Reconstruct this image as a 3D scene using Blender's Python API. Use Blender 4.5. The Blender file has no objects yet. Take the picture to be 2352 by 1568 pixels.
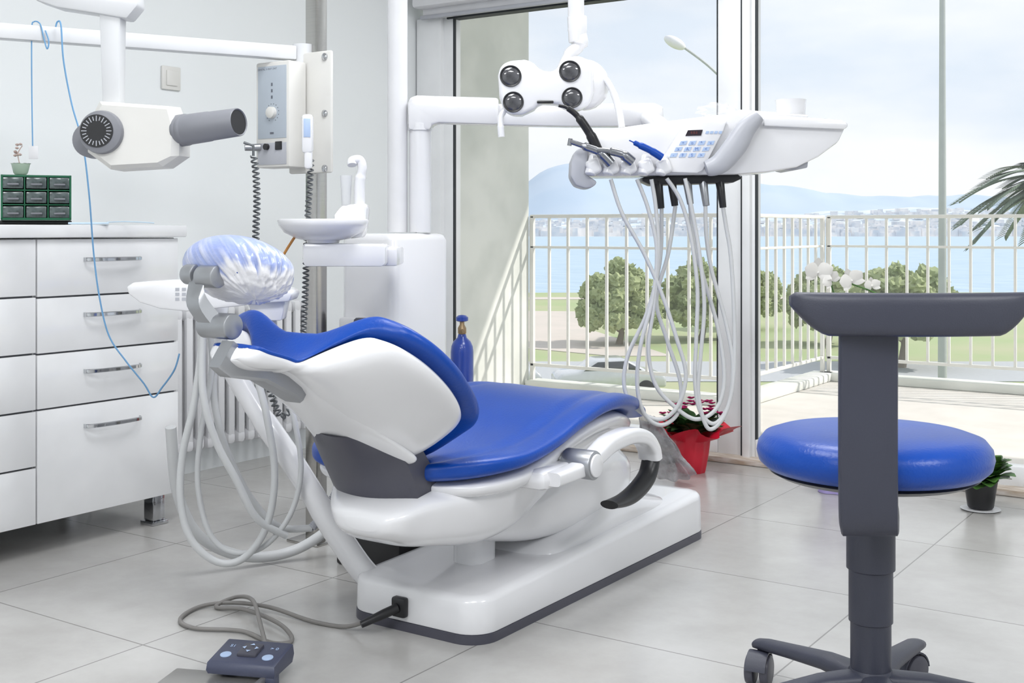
import bpy, bmesh, math, random
from mathutils import Vector, Matrix, noise
random.seed(7)
rad = math.radians
R34 = Matrix.Rotation(rad(34.0), 4, 'Z')
def st(r, a, u): return R34 @ Vector((r, a, u))
def FR(r, a, u, k=1.0, yaw=0.0):
    return Matrix.Translation(st(r, a, u)) @ Matrix.Rotation(rad(34 + yaw), 4, 'Z') @ Matrix.Scale(k, 4)
def sheet(ox, oy): return lambda x, y, w=0: Vector((x - ox, w, oy - y))

# ------------------------------------------------------------------ materials
def mat(name, col, rough=0.4, metal=0.0, col2=None, nscale=6.0, bump=0.0, bscale=60.0, coat=0.0, emis=0.0,
        transp=0.0, rvar=0.05, detail=3.0, stretch=None, spec=None):
    m = bpy.data.materials.new(name); m.use_nodes = True
    nt = m.node_tree; N = nt.nodes; L = nt.links
    b = N['Principled BSDF']
    tc = N.new('ShaderNodeTexCoord'); mp = N.new('ShaderNodeMapping')
    L.new(tc.outputs['Object'], mp.inputs['Vector'])
    if stretch: mp.inputs['Scale'].default_value = stretch
    n = N.new('ShaderNodeTexNoise'); n.inputs['Scale'].default_value = nscale; n.inputs['Detail'].default_value = detail
    L.new(mp.outputs['Vector'], n.inputs['Vector'])
    cr = N.new('ShaderNodeValToRGB')
    c2 = col2 if col2 else tuple(c * 0.94 for c in col)
    cr.color_ramp.elements[0].position = 0.35; cr.color_ramp.elements[1].position = 0.65
    cr.color_ramp.elements[0].color = (*c2, 1); cr.color_ramp.elements[1].color = (*col, 1)
    L.new(n.outputs['Fac'], cr.inputs['Fac']); L.new(cr.outputs['Color'], b.inputs['Base Color'])
    mr = N.new('ShaderNodeMapRange')
    mr.inputs['To Min'].default_value = max(0.0, rough - rvar); mr.inputs['To Max'].default_value = min(1, rough + rvar)
    L.new(n.outputs['Fac'], mr.inputs['Value']); L.new(mr.outputs['Result'], b.inputs['Roughness'])
    b.inputs['Metallic'].default_value = metal
    b.inputs['Coat Weight'].default_value = coat
    b.inputs['Coat Roughness'].default_value = 0.08
    if spec is not None: b.inputs['Specular IOR Level'].default_value = spec
    if bump > 0:
        n2 = N.new('ShaderNodeTexNoise'); n2.inputs['Scale'].default_value = bscale; n2.inputs['Detail'].default_value = 4
        L.new(mp.outputs['Vector'], n2.inputs['Vector'])
        bp = N.new('ShaderNodeBump'); bp.inputs['Strength'].default_value = bump; bp.inputs['Distance'].default_value = 0.002
        L.new(n2.outputs['Fac'], bp.inputs['Height']); L.new(bp.outputs['Normal'], b.inputs['Normal'])
    if emis > 0:
        L.new(cr.outputs['Color'], b.inputs['Emission Color']); b.inputs['Emission Strength'].default_value = emis
    if transp > 0:
        t = N.new('ShaderNodeBsdfTransparent'); mx = N.new('ShaderNodeMixShader'); mx.inputs[0].default_value = 1 - transp
        L.new(t.outputs[0], mx.inputs[1]); L.new(b.outputs[0], mx.inputs[2])
        L.new(mx.outputs[0], N['Material Output'].inputs['Surface'])
    return m

WHITE = mat('white_gloss_plastic', (0.79, 0.79, 0.81), 0.22, coat=0.5, col2=(0.775, 0.775, 0.795))
WHITE2 = mat('white_satin_paint', (0.77, 0.77, 0.79), 0.4)
CREAM = mat('cream_plastic', (0.71, 0.70, 0.67), 0.4)
CAB = mat('white_lacquer', (0.83, 0.835, 0.85), 0.12, coat=0.6, rvar=0.02)
BLUE = mat('blue_vinyl', (0.0015, 0.056, 0.35), 0.33, bump=0.25, bscale=180, col2=(0.001, 0.050, 0.32), rvar=0.03, spec=.38)
SLATE = mat('slate_plastic', (0.038, 0.041, 0.062), 0.45, bump=0.15, bscale=400)
SLATE2 = mat('slate_grey_cover', (0.066, 0.066, 0.088), 0.38)
PEDAL = mat('slate_blue_pedal_plastic', (0.060, 0.068, 0.115), 0.42, bump=0.15, bscale=400)
LGREY = mat('light_grey_plastic', (0.44, 0.45, 0.49), 0.35)
MGREY = mat('mid_grey_plastic', (0.22, 0.225, 0.25), 0.4)
SILVER = mat('silver_metal', (0.38, 0.39, 0.41), 0.33, metal=0.75)
CHROME = mat('chrome', (0.55, 0.56, 0.58), 0.08, metal=1.0, rvar=0.02)
STEEL = mat('brushed_steel', (0.50, 0.49, 0.47), 0.22, metal=1.0, stretch=(1, 1, 40))
DSTEEL = mat('handpiece_steel', (0.30, 0.31, 0.33), 0.25, metal=0.9)
BLACK = mat('black_plastic', (0.012, 0.012, 0.014), 0.35)
GLASSBLK = mat('dark_reflector_glass', (0.03, 0.03, 0.035), 0.08, coat=1.0, col2=(0.10, 0.10, 0.11), nscale=30)
HOSE = mat('pale_grey_silicone', (0.58, 0.59, 0.60), 0.4)
CABLE = mat('grey_cable', (0.22, 0.21, 0.20), 0.45)
ORANGE = mat('amber_tube', (0.55, 0.25, 0.06), 0.3)
CORD = mat('pale_blue_cord', (0.14, 0.33, 0.57), 0.4)
GREEN = mat('green_plastic', (0.01, 0.13, 0.06), 0.35)
CLEARGREY = mat('smoky_clear_plastic', (0.11, 0.14, 0.14), 0.15, col2=(0.03, 0.045, 0.045), nscale=50, coat=0.6)
PANEL = mat('blue_grey_panel', (0.44, 0.49, 0.55), 0.4)
KEYBLUE = mat('key_blue', (0.16, 0.27, 0.62), 0.4)
KEYPALE = mat('key_pale', (0.42, 0.54, 0.76), 0.4)
LCD = mat('dark_display', (0.03, 0.02, 0.03), 0.15)
RED = mat('red_wrapping', (0.66, 0.015, 0.04), 0.35, bump=0.4, bscale=25, col2=(0.52, 0.01, 0.03))
PETAL = mat('crimson_petals', (0.36, 0.008, 0.10), 0.6, col2=(0.22, 0.005, 0.06), nscale=40, spec=.2)
LEAF = mat('dark_leaf', (0.04, 0.11, 0.03), 0.55, col2=(0.02, 0.055, 0.015), nscale=25, spec=.25)
LEAF2 = mat('mid_leaf', (0.09, 0.21, 0.04), 0.45, col2=(0.03, 0.10, 0.02), nscale=25)
ORCHID = mat('white_orchid_petals', (0.88, 0.86, 0.82), 0.5)
TERRA = mat('pale_green_pot', (0.55, 0.66, 0.55), 0.4)
LILAC = mat('lilac_tissue', (0.45, 0.38, 0.72), 0.6)
GASBLUE = mat('blue_gas_paint', (0.01, 0.05, 0.36), 0.3, coat=0.5)
BRASS = mat('brass', (0.35, 0.25, 0.15), 0.35, metal=0.8)
FILM = mat('clear_film', (0.8, 0.8, 0.82), 0.2, transp=0.80, coat=0.3, bump=0.6, bscale=30)
SLEEVE = mat('crinkled_sleeve_film', (0.10, 0.10, 0.11), 0.12, transp=0.30, coat=1.0, bump=1.0, bscale=18, col2=(.42, .42, .45), nscale=16, detail=6)
CUPCLR = mat('clear_cup', (0.80, 0.81, 0.83), 0.1, transp=0.45)
RAILW = mat('white_rail_paint', (0.82, 0.81, 0.77), 0.45)
CARPAINT = mat('silver_car_paint', (0.60, 0.62, 0.64), 0.25, metal=0.4, coat=0.6)
CARGLASS = mat('car_glass', (0.03, 0.035, 0.04), 0.08, coat=1.0)
RUBBER = mat('rubber', (0.02, 0.02, 0.02), 0.7)
BARK = mat('bark', (0.30, 0.26, 0.21), 0.85, bump=0.5)
FOL = mat('olive_foliage', (0.36, 0.40, 0.22), 0.95, col2=(0.28, 0.33, 0.18), nscale=1.0, detail=4, emis=.10, spec=.1)  # slight emission brightens the leaves from within
PALM = mat('palm_leaf', (0.22, 0.28, 0.20), 0.6, col2=(0.16, 0.21, 0.16), spec=.25)
GALV = mat('galvanised_pole', (0.42, 0.45, 0.44), 0.45)
PLEAT = mat('pleated_film_over_blue_pad', (0.10, 0.19, 0.58), 0.3, col2=(0.14, 0.24, 0.62), nscale=20, bump=0.9, bscale=70, coat=0.5)
_N = PLEAT.node_tree.nodes; _L = PLEAT.node_tree.links
_at = _N.new('ShaderNodeAttribute'); _at.attribute_name = 'pleat'
_mx = _N.new('ShaderNodeMix'); _mx.data_type = 'RGBA'
_src = _N['Principled BSDF'].inputs['Base Color'].links[0].from_socket
_L.new(_at.outputs['Fac'], _mx.inputs['Factor']); _L.new(_src, _mx.inputs['A']); _mx.inputs['B'].default_value = (.80, .80, .84, 1)
_L.new(_mx.outputs['Result'], _N['Principled BSDF'].inputs['Base Color'])

# ------------------------------------------------------------------ geometry builder
def spl(pts, n=8, closed=False):
    P = [Vector(p) for p in pts]; out = []
    m = len(P)
    rng = m if closed else m - 1
    for i in range(rng):
        if closed: p0, p1, p2, p3 = P[(i - 1) % m], P[i], P[(i + 1) % m], P[(i + 2) % m]
        else: p0, p1, p2, p3 = P[max(i - 1, 0)], P[i], P[i + 1], P[min(i + 2, m - 1)]
        for j in range(n):
            t = j / n
            out.append(0.5 * ((2 * p1) + (-p0 + p2) * t + (2 * p0 - 5 * p1 + 4 * p2 - p3) * t * t + (-p0 + 3 * p1 - 3 * p2 + p3) * t ** 3))
    if not closed: out.append(P[-1])
    return out

class G:
    def __init__(s, M=None): s.v = []; s.f = []; s.M = M or Matrix.Identity(4)
    def add(s, vs, fs):
        o = len(s.v); s.v += [s.M @ Vector(v) for v in vs]; s.f += [tuple(i + o for i in f) for f in fs]; return s
    def addbm(s, bm):
        bm.verts.ensure_lookup_table()
        for i, v in enumerate(bm.verts): v.index = i
        s.add([v.co.copy() for v in bm.verts], [[v.index for v in f.verts] for f in bm.faces]); bm.free(); return s
    def box(s, c, size, bev=0.0, rot=None, seg=2):
        bm = bmesh.new(); bmesh.ops.create_cube(bm, size=1.0)
        for v in bm.verts: v.co = Vector((v.co.x * size[0], v.co.y * size[1], v.co.z * size[2]))
        if bev > 0: bmesh.ops.bevel(bm, geom=bm.edges[:], offset=min(bev, 0.49 * min(size)), segments=seg, affect='EDGES', profile=0.5)
        T = Matrix.Translation(Vector(c)) @ (rot.to_4x4() if rot else Matrix.Identity(4))
        bmesh.ops.transform(bm, matrix=T, verts=bm.verts); return s.addbm(bm)
    def lathe(s, o, ax, prof, seg=32):
        o = Vector(o); ax = Vector(ax).normalized()
        a = ax.orthogonal().normalized(); b = ax.cross(a)
        rings = [[o + ax * h + (a * math.cos(2 * math.pi * i / seg) + b * math.sin(2 * math.pi * i / seg)) * r for i in range(seg)] for r, h in prof]
        return s.loft(rings)
    def cyl(s, p0, p1, r0, r1=None, seg=24, bev=0.0):
        p0 = Vector(p0); p1 = Vector(p1); r1 = r0 if r1 is None else r1; L = (p1 - p0).length
        if bev > 0: pr = [(r0 - bev, 0), (r0 - bev * .3, bev * .3), (r0, bev), (r1, L - bev), (r1 - bev * .3, L - bev * .3), (r1 - bev, L)]
        else: pr = [(r0, 0), (r1, L)]
        return s.lathe(p0, p1 - p0, pr, seg)
    def loft(s, rings, cap=True, closed=True):
        n = len(rings[0]); vs = [p for r in rings for p in r]; fs = []
        for i in range(len(rings) - 1):
            for j in range(n if closed else n - 1):
                k = (j + 1) % n
                fs.append((i * n + j, i * n + k, (i + 1) * n + k, (i + 1) * n + j))
        if cap: fs.append(tuple(range(n))[::-1]); fs.append(tuple((len(rings) - 1) * n + j for j in range(n)))
        return s.add(vs, fs)
    def tube(s, pts, r, seg=8, closed=False):
        P = [Vector(p) for p in pts]; m = len(P); rings = []
        rr = r if isinstance(r, (list, tuple)) else [r] * m
        t0 = (P[1] - P[0]).normalized(); nrm = t0.orthogonal().normalized()
        for i in range(m):
            t = (P[min(i + 1, m - 1)] - P[max(i - 1, 0)]).normalized()
            nrm = (nrm - t * nrm.dot(t)); nrm = nrm.normalized() if nrm.length > 1e-9 else t.orthogonal().normalized()
            b = t.cross(nrm)
            rings.append([P[i] + (nrm * math.cos(2 * math.pi * j / seg) + b * math.sin(2 * math.pi * j / seg)) * rr[min(i, len(rr) - 1)] for j in range(seg)])
        return s.loft(rings)
    def coil(s, pts, R, pitch, r, seg=6):
        P = spl(pts, 10); out = []; ang = 0; nrm = None
        for i in range(len(P) - 1):
            d = P[i + 1] - P[i]; L = d.length; t = d.normalized()
            nrm = t.orthogonal().normalized() if nrm is None else (nrm - t * nrm.dot(t)).normalized()
            b = t.cross(nrm); steps = max(1, int(L / pitch * 9))
            for j in range(steps):
                a = ang + 2 * math.pi * (L / pitch) * j / steps
                out.append(P[i] + d * (j / steps) + (nrm * math.cos(a) + b * math.sin(a)) * R)
            ang += 2 * math.pi * L / pitch
        return s.tube(out, r, seg)
    def prism(s, outline, w0, w1, bev=0.0, seg=2):
        """outline: list of Vectors (u,_,v); extruded along local Y from w0 to w1"""
        bm = bmesh.new()
        a = [bm.verts.new((p[0], w0, p[2])) for p in outline]; b = [bm.verts.new((p[0], w1, p[2])) for p in outline]
        n = len(a); bm.faces.new(a); bm.faces.new(b[::-1])
        for i in range(n): bm.faces.new((a[i], b[i], b[(i + 1) % n], a[(i + 1) % n]))
        bmesh.ops.recalc_face_normals(bm, faces=bm.faces)
        if bev > 0:
            es = [e for e in bm.edges if (e.calc_face_angle(0) > rad(25))]
            bmesh.ops.bevel(bm, geom=es, offset=bev, segments=seg, affect='EDGES', profile=0.5, clamp_overlap=True)
        return s.addbm(bm)
    def ico(s, c, r, sub=2, amp=0.0, fr=3.0, rot=None, seed=0):
        bm = bmesh.new(); bmesh.ops.create_icosphere(bm, subdivisions=sub, radius=1.0)
        r = Vector(r) if not isinstance(r, (int, float)) else Vector((r, r, r))
        for v in bm.verts:
            k = 1 + amp * noise.noise(v.co * fr + Vector((seed * 7.1, seed * 3.3, 0)))
            v.co = Vector((v.co.x * r.x * k, v.co.y * r.y * k, v.co.z * r.z * k))
        T = Matrix.Translation(Vector(c)) @ (rot.to_4x4() if rot else Matrix.Identity(4))
        bmesh.ops.transform(bm, matrix=T, verts=bm.verts); return s.addbm(bm)
    def hull(s, stations, n=36, dish=0.0, taper=0.0, groove=0.0):
        """stations along world Y: (y, xc, zc, half width, half height, power)"""
        rings = []
        for (y, xc, zc, hw, hh, p) in stations:
            ring = []
            for i in range(n):
                a = 2 * math.pi * i / n; c, si = math.cos(a), math.sin(a)
                x = math.copysign(abs(c) ** (2 / p), c) * hw; z = math.copysign(abs(si) ** (2 / p), si) * hh
                if taper: x *= 1 - taper * (.5 - .5 * z / hh)
                if si > 0:
                    z -= dish * (1 - (x / hw) ** 2) * min(1, si * 2)
                    if groove: z -= groove * math.exp(-((abs(x / hw) - .72) / .07) ** 2) * min(1, si * 2)
                ring.append(Vector((xc + x, y, zc + z)))
            rings.append(ring)
        return s.loft(rings)
    def text(s, body, size, T):
        cu = bpy.data.curves.new('tmp', 'FONT'); cu.body = body; cu.size = size; cu.extrude = size * 0.02
        cu.align_x = 'CENTER'; cu.align_y = 'CENTER'; cu.resolution_u = 3
        o = bpy.data.objects.new('tmp', cu); bpy.context.scene.collection.objects.link(o)
        me = bpy.data.meshes.new_from_object(o.evaluated_get(bpy.context.evaluated_depsgraph_get()))
        s.add([T @ v.co for v in me.vertices], [tuple(p.vertices) for p in me.polygons])
        bpy.data.objects.remove(o); bpy.data.curves.remove(cu); bpy.data.meshes.remove(me); return s
    def quadleaf(s, base, d, L, w, droop=0.3, up=Vector((0, 0, 1))):
        d = Vector(d).normalized(); side = d.cross(up)
        side = side.normalized() if side.length > 1e-4 else Vector((1, 0, 0))
        vs = []; fs = []
        K = 5
        for i in range(K + 1):
            t = i / K; c = Vector(base) + d * L * t - up * droop * L * t * t
            ww = w * math.sin(math.pi * (0.08 + 0.90 * t)) ** 0.8
            vs += [c - side * ww, c - up * ww * 0.25, c + side * ww]
        for i in range(K):
            o = i * 3; fs += [(o, o + 1, o + 4, o + 3), (o + 1, o + 2, o + 5, o + 4)]
        return s.add(vs, fs)

W = {}
COL = bpy.context.scene.collection
def rrect(cx, cy, hx, hy, r, n=8):
    out = []
    for (sx, sy, a0) in ((1, 1, 0), (-1, 1, 90), (-1, -1, 180), (1, -1, 270)):
        for i in range(n + 1):
            a = rad(a0 + 90 * i / n); out.append((cx + sx * (hx - r) + r * math.cos(a), cy + sy * (hy - r) + r * math.sin(a)))
    return out
def top(name, label, cat, loc, group=None, kind=None):
    o = bpy.data.objects.new(name, None); COL.objects.link(o); o.location = Vector(loc); o.empty_display_size = 0.05
    o['label'] = label; o['category'] = cat
    if group: o['group'] = group
    if kind: o['kind'] = kind
    W[o.name] = Vector(loc); return o
def mk(name, g, m, parent=None, ang=38, label=None, cat=None, kind=None, group=None, flat=False):
    vs = g.v
    lo = Vector((min(v.x for v in vs), min(v.y for v in vs), min(v.z for v in vs)))
    hi = Vector((max(v.x for v in vs), max(v.y for v in vs), max(v.z for v in vs)))
    c = (lo + hi) / 2
    if not parent: c.z = lo.z
    me = bpy.data.meshes.new(name); me.from_pydata([v - c for v in vs], [], g.f); me.update()
    bm = bmesh.new(); bm.from_mesh(me); bmesh.ops.recalc_face_normals(bm, faces=bm.faces); bm.to_mesh(me); bm.free()
    if not flat:
        me.polygons.foreach_set('use_smooth', [True] * len(me.polygons)); me.set_sharp_from_angle(angle=rad(ang))
    me.materials.append(m)
    o = bpy.data.objects.new(name, me); COL.objects.link(o)
    W[o.name] = c
    if parent: o.parent = parent; o.location = c - W[parent.name]
    else: o.location = c
    if label: o['label'] = label
    if cat: o['category'] = cat
    if kind: o['kind'] = kind
    if group: o['group'] = group
    return o

# ------------------------------------------------------------------ ROOM SHELL
WALL = mat('wall_paint', (0.81, 0.835, 0.845), 0.55, bump=0.05, bscale=200, col2=(0.80, 0.825, 0.835), nscale=1.5)
CEIL = mat('ceiling_paint', (0.88, 0.88, 0.88), 0.8)
def tile_mat():
    m = bpy.data.materials.new('floor_tiles'); m.use_nodes = True
    nt = m.node_tree; N = nt.nodes; L = nt.links; b = N['Principled BSDF']
    tc = N.new('ShaderNodeNewGeometry'); mp = N.new('ShaderNodeMapping'); mp.inputs['Location'].default_value = (0.91 + 6, -2.9 + 6, 0)
    L.new(tc.outputs['Position'], mp.inputs['Vector'])
    br = N.new('ShaderNodeTexBrick'); br.offset = 0; br.squash = 1
    br.inputs['Scale'].default_value = 1; br.inputs['Brick Width'].default_value = 0.6; br.inputs['Row Height'].default_value = 0.6
    br.inputs['Mortar Size'].default_value = 0.0020; br.inputs['Mortar Smooth'].default_value = 0.15; br.inputs['Bias'].default_value = -0.2
    br.inputs['Color1'].default_value = (0.48, 0.473, 0.462, 1); br.inputs['Color2'].default_value = (0.505, 0.498, 0.487, 1)
    br.inputs['Mortar'].default_value = (0.24, 0.235, 0.225, 1)
    L.new(mp.outputs[0], br.inputs['Vector'])
    n = N.new('ShaderNodeTexNoise'); n.inputs['Scale'].default_value = 3.2; n.inputs['Detail'].default_value = 9; n.inputs['Roughness'].default_value = 0.65
    L.new(mp.outputs[0], n.inputs['Vector'])
    cr = N.new('ShaderNodeValToRGB'); cr.color_ramp.elements[0].color = (0.84, 0.83, 0.815, 1); cr.color_ramp.elements[1].color = (1.06, 1.06, 1.06, 1)
    cr.color_ramp.elements[0].position = 0.3; cr.color_ramp.elements[1].position = 0.7
    L.new(n.outputs['Fac'], cr.inputs['Fac'])
    mx = N.new('ShaderNodeMix'); mx.data_type = 'RGBA'; mx.blend_type = 'MULTIPLY'; mx.inputs['Factor'].default_value = 1
    L.new(br.outputs['Color'], mx.inputs['A']); L.new(cr.outputs['Color'], mx.inputs['B'])
    L.new(mx.outputs['Result'], b.inputs['Base Color'])
    b.inputs['Roughness'].default_value = 0.22
    bp = N.new('ShaderNodeBump'); bp.inputs['Strength'].default_value = 0.25; bp.inputs['Distance'].default_value = 0.002; bp.invert = True
    L.new(br.outputs['Fac'], bp.inputs['Height']); L.new(bp.outputs['Normal'], b.inputs['Normal'])
    return m
def S(name, c, size, m, bev=0): return mk(name, G().box(c, size, bev), m, kind='structure', ang=30)
XL, YW = -3.45, 4.37
S('floor', (-0.2, 1.2, -0.05), (6.5, 6.5, 0.1), tile_mat())
S('wall_west', (XL - 0.06, 1.2, 1.25), (0.12, 6.5, 2.5), WALL)
S('wall_east', (2.95, 1.2, 1.25), (0.12, 6.5, 2.5), WALL)
S('wall_south', (-0.25, -2.05, 1.25), (6.3, 0.12, 2.5), WALL)
S('wall_north', (-0.25, YW + 0.06, 2.2), (6.3, 0.12, 0.6), WALL)
S('ceiling', (-0.2, 1.2, 2.56), (6.6, 6.6, 0.12), CEIL)
FRM = mat('white_aluminium_frame', (0.84, 0.85, 0.86), 0.35)
SEAL = mat('black_gasket', (0.03, 0.035, 0.04), 0.6)
WOODB = mat('worn_threshold', (0.66, 0.61, 0.56), 0.6, col2=(0.42, 0.33, 0.25), nscale=14, stretch=(1, 6, 6))
GLS = mat('window_glass', (0.9, 0.95, 0.95), 0.02, transp=0.965, rvar=0.0)
def window(i, x0, x1, jl, jr):
    w = top('window_%d' % i, 'white framed floor-to-ceiling balcony glazing with black gaskets', 'window', ((x0 + x1) / 2, YW, 0), kind='structure')
    g = G()
    g.box((x0 + jl / 2, YW, 0.93), (jl, 0.06, 1.86), 0.004); g.box((x1 - jr / 2, YW, 0.93), (jr, 0.06, 1.86), 0.004)
    g.box((x0 + jl * .4, YW - .03, 0.93), (jl * .7, 0.05, 1.86), 0.004)
    g.box(((x0 + jl + x1 - jr) / 2, YW, 0.055), (x1 - x0 - jl - jr, 0.06, 0.07), 0.004)
    g.box(((x0 + jl + x1 - jr) / 2, YW, 1.88), (x1 - x0 - jl - jr, 0.06, 0.05), 0.004)
    mk('window_frame', g, FRM, w)
    g = G(); e = 0.004
    g.box((x0 + jl + e, YW - .022, 0.97), (0.008, 0.012, 1.77)); g.box((x1 - jr - e, YW - .022, 0.97), (0.003, 0.012, 1.77))
    g.box(((x0 + x1) / 2, YW - 0.01, 1.853), (x1 - x0 - jl - jr - .04, 0.06, 0.008))
    mk('gasket', g, SEAL, w)
    mk('window_pane', G().box(((x0 + x1 + jl - jr) / 2, YW + 0.01, 0.97), (x1 - x0 - jl - jr - 0.034, 0.006, 1.75)), GLS, w)
window(1, -3.45, -1.850, 0.20, 0.105)
window(2, -1.846, 0.45, 0.046, 0.07)
window(3, 0.46, 2.88, 0.07, 0.07)
S('trim_1', (-0.28, YW - 0.03, 0.012), (6.3, 0.15, 0.022), WOODB, 0.003)
S('trim_2', (-1.8515, YW - .032, .93), (.008, .012, 1.84), SEAL)
b = top('roller_blind', 'white roller blind cassette fixed above the glazing', 'blind', (-2.65, 4.26, 1.85))
mk('cassette', G().box((-2.65, 4.27, 1.95), (1.5, 0.09, 0.11), 0.015), WHITE2, b)
mk('blind_fabric', G().box((-2.65, 4.29, 1.88), (1.46, 0.006, 0.04)), WHITE2, b)
mk('bottom_bar', G().box((-2.65, 4.285, 1.858), (1.48, 0.022, 0.018), 0.005), LGREY, b)

# ------------------------------------------------------------------ CABINET + WORKTOP
def cabinet(y0, y1, zs, hy0=None, hy1=None, hz=None, legs=()):
    c = top('drawer_cabinet', 'glossy white drawer cabinet with bow handles on chrome legs' if hy0 else 'glossy white narrow-drawer cabinet beside its wider twin', 'cabinet', (-3.17, (y0 + y1) / 2, 0))
    mk('body', G().box((-3.18, (y0 + y1) / 2, 0.482), (0.525, y1 - y0 - 0.002, 0.782), 0.002), CAB, c)
    mk('drawer_recess', G().box((-2.9165, (y0 + y1) / 2, 0.482), (0.002, y1 - y0 - 0.006, 0.776)), MGREY, c)
    for i in range(len(zs) - 1):
        zt, zb = zs[i], zs[i + 1]
        d = mk('drawer', G().box((-2.907, (y0 + y1) / 2, (zt + zb) / 2), (0.018, y1 - y0 - 0.005, zt - zb - 0.005), 0.0015), CAB, c)
        if hy0:
            z = hz[i]
            pts = [(-2.899, hy0 + .004, z), (-2.884, hy0 + .006, z), (-2.870, hy0 + 0.03, z), (-2.864, (hy0 + hy1) / 2, z), (-2.870, hy1 - 0.03, z), (-2.884, hy1 - .006, z), (-2.899, hy1 - .004, z)]
            P = spl(pts, 6); g = G()
            rings = []
            for p in P: rings.append([p + Vector((-.002, 0, .006)), p + Vector((.0025, 0, .004)), p + Vector((.0025, 0, -.004)), p + Vector((-.002, 0, -.006))])
            g.loft(rings); mk('handle', g, CHROME, d, label='curved chrome bow handle')
    for (lx, ly) in legs:
        g = G(); g.box((lx, ly, 0.052), (0.045, 0.045, 0.08), 0.004); g.box((lx, ly, 0.006), (0.06, 0.06, 0.012), 0.003)
        mk('leg', g, CHROME, c)
    return c
HZ = [0.813, 0.657, 0.497, 0.342]
cabinet(1.98, 2.47, [0.873, 0.711, 0.556, 0.404, 0.092], 2.125, 2.325, HZ, [(-2.95, 2.42), (-3.38, 2.42)])
cabinet(1.20, 1.98, [0.873, 0.715, 0.559, 0.404, 0.25, 0.092], None, None, None, [(-2.95, 1.25), (-3.38, 1.25)])
mk('worktop', G().box((-3.165, 1.83, 0.893), (0.565, 1.32, 0.036), 0.004), CAB, label='thick white worktop lying across the drawer cabinets', cat='worktop')

g = G(FR(-1.44, 3.48, 0.912, 1, 22)); g.box((0.0, 0.07, 0.006), (0.30, 0.17, 0.012), 0.003)
mk('tray', g, BLACK, label='flat black tray lying on the worktop', cat='tray')
M = FR(-1.375, 3.46, 0.925, 1.05, 22)
o = top('parts_organizer', 'green plastic nine-drawer parts organizer standing on the worktop', 'organizer', M.translation)
g = G(M)
g.box((0, 0.07, 0.003), (0.18, 0.14, 0.006)); g.box((0, 0.07, 0.121), (0.18, 0.14, 0.006), .002)
g.box((-0.088, 0.07, 0.062), (0.005, 0.14, 0.124)); g.box((0.088, 0.07, 0.062), (0.005, 0.14, 0.124)); g.box((0, 0.138, 0.062), (0.18, 0.004, 0.124))
for i in (1, 2): g.box((0, 0.07, 0.04 * i + .002), (0.176, 0.136, 0.003)); g.box((-0.09 + 0.06 * i, 0.07, 0.062), (0.003, 0.136, 0.12))
mk('body', g, GREEN, o)
for i in range(3):
    for j in range(3):
        g = G(M); cx = -0.0595 + 0.0595 * i; cz = 0.022 + 0.04 * j
        g.box((cx, 0.06, cz), (0.052, 0.12, 0.031), 0.002)
        d = mk('drawer', g, CLEARGREY, o)
        mk('pull_tab', G(M).box((cx, -0.005, cz - .004), (0.03, 0.012, 0.005), 0.002), MGREY, d)
M = FR(-1.445, 3.46, 1.059, 1)
o = top('potted_orchid', 'tiny flowering plant in pale green pot on the organizer', 'plant', M.translation)
mk('pot', G(M).lathe((0, 0.06, 0), (0, 0, 1), [(0.016, 0), (0.02, 0.005), (0.026, 0.03), (0.027, 0.032), (0.024, 0.032), (0.022, 0.02), (0.004, 0.019)]), TERRA, o)
g = G(M)
for i in range(9): g.quadleaf((0, 0.06, 0.022), (math.cos(i * 2.4), math.sin(i * 2.4), 0.9), 0.04, 0.007, 0.4)
mk('leaves', g, LEAF2, o)
g = G(M); g.tube(spl([(0, .06, .02), (-.008, .06, .06), (0.005, .06, .085)], 6), .0015, 5)
for i in range(8): g.ico((random.uniform(-.018, .014), .06 + random.uniform(-.01, .01), .07 + random.uniform(-.015, .02)), (.006, .006, .004), 1, .3)
mk('blossom', g, mat('dusty_petals', (0.55, 0.42, 0.38), 0.6), o)
g = G(FR(-1.21, 3.42, 0.9125, 1, 20)); g.box((0, 0, 0.003), (0.11, 0.035, 0.006), 0.002); g.tube(spl([(.05, 0, .006), (.10, .02, .008), (.15, 0, .006), (.18, .01, .004)], 6), .0018, 6)
mk('handpiece_tray', g, mat('pale_blue_plastic', (0.6, 0.75, 0.88), .4), label='slim pale blue tray with thin lead on the worktop', cat='tray')

# ------------------------------------------------------------------ RADIATOR, SWITCH, POLE/X-RAY
r = top('radiator', 'white column radiator against the wall', 'radiator', (-3.39, 3.1, 0.0))
g = G(); y = 2.62
while y < 3.62:
    for dx in (-3.425, -3.375): g.box((dx, y, 0.35), (0.022, 0.032, 0.50), 0.008)
    g.box((-3.40, y, 0.59), (0.075, 0.04, 0.05), 0.015); g.box((-3.40, y, 0.12), (0.075, 0.04, 0.05), 0.015)
    y += 0.05
mk('radiator_body', g, WHITE2, r)
g = G(); g.cyl((-3.40, 2.62, 0.12), (-3.40, 2.52, 0.12), 0.012); g.cyl((-3.40, 2.53, 0.12), (-3.40, 2.53, 0.0), 0.009)
mk('pipe', g, WHITE2, r)
s_ = top('light_switch', 'square white rocker light switch on the wall', 'switch', (XL, 2.9, 1.40))
mk('plate', G().box((XL + 0.005, 2.9, 1.444), (0.010, 0.085, 0.085), 0.004), CREAM, s_)
mk('rocker', G().box((XL + 0.012, 2.9, 1.444), (0.006, 0.05, 0.055), 0.002), CREAM, s_)

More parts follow.
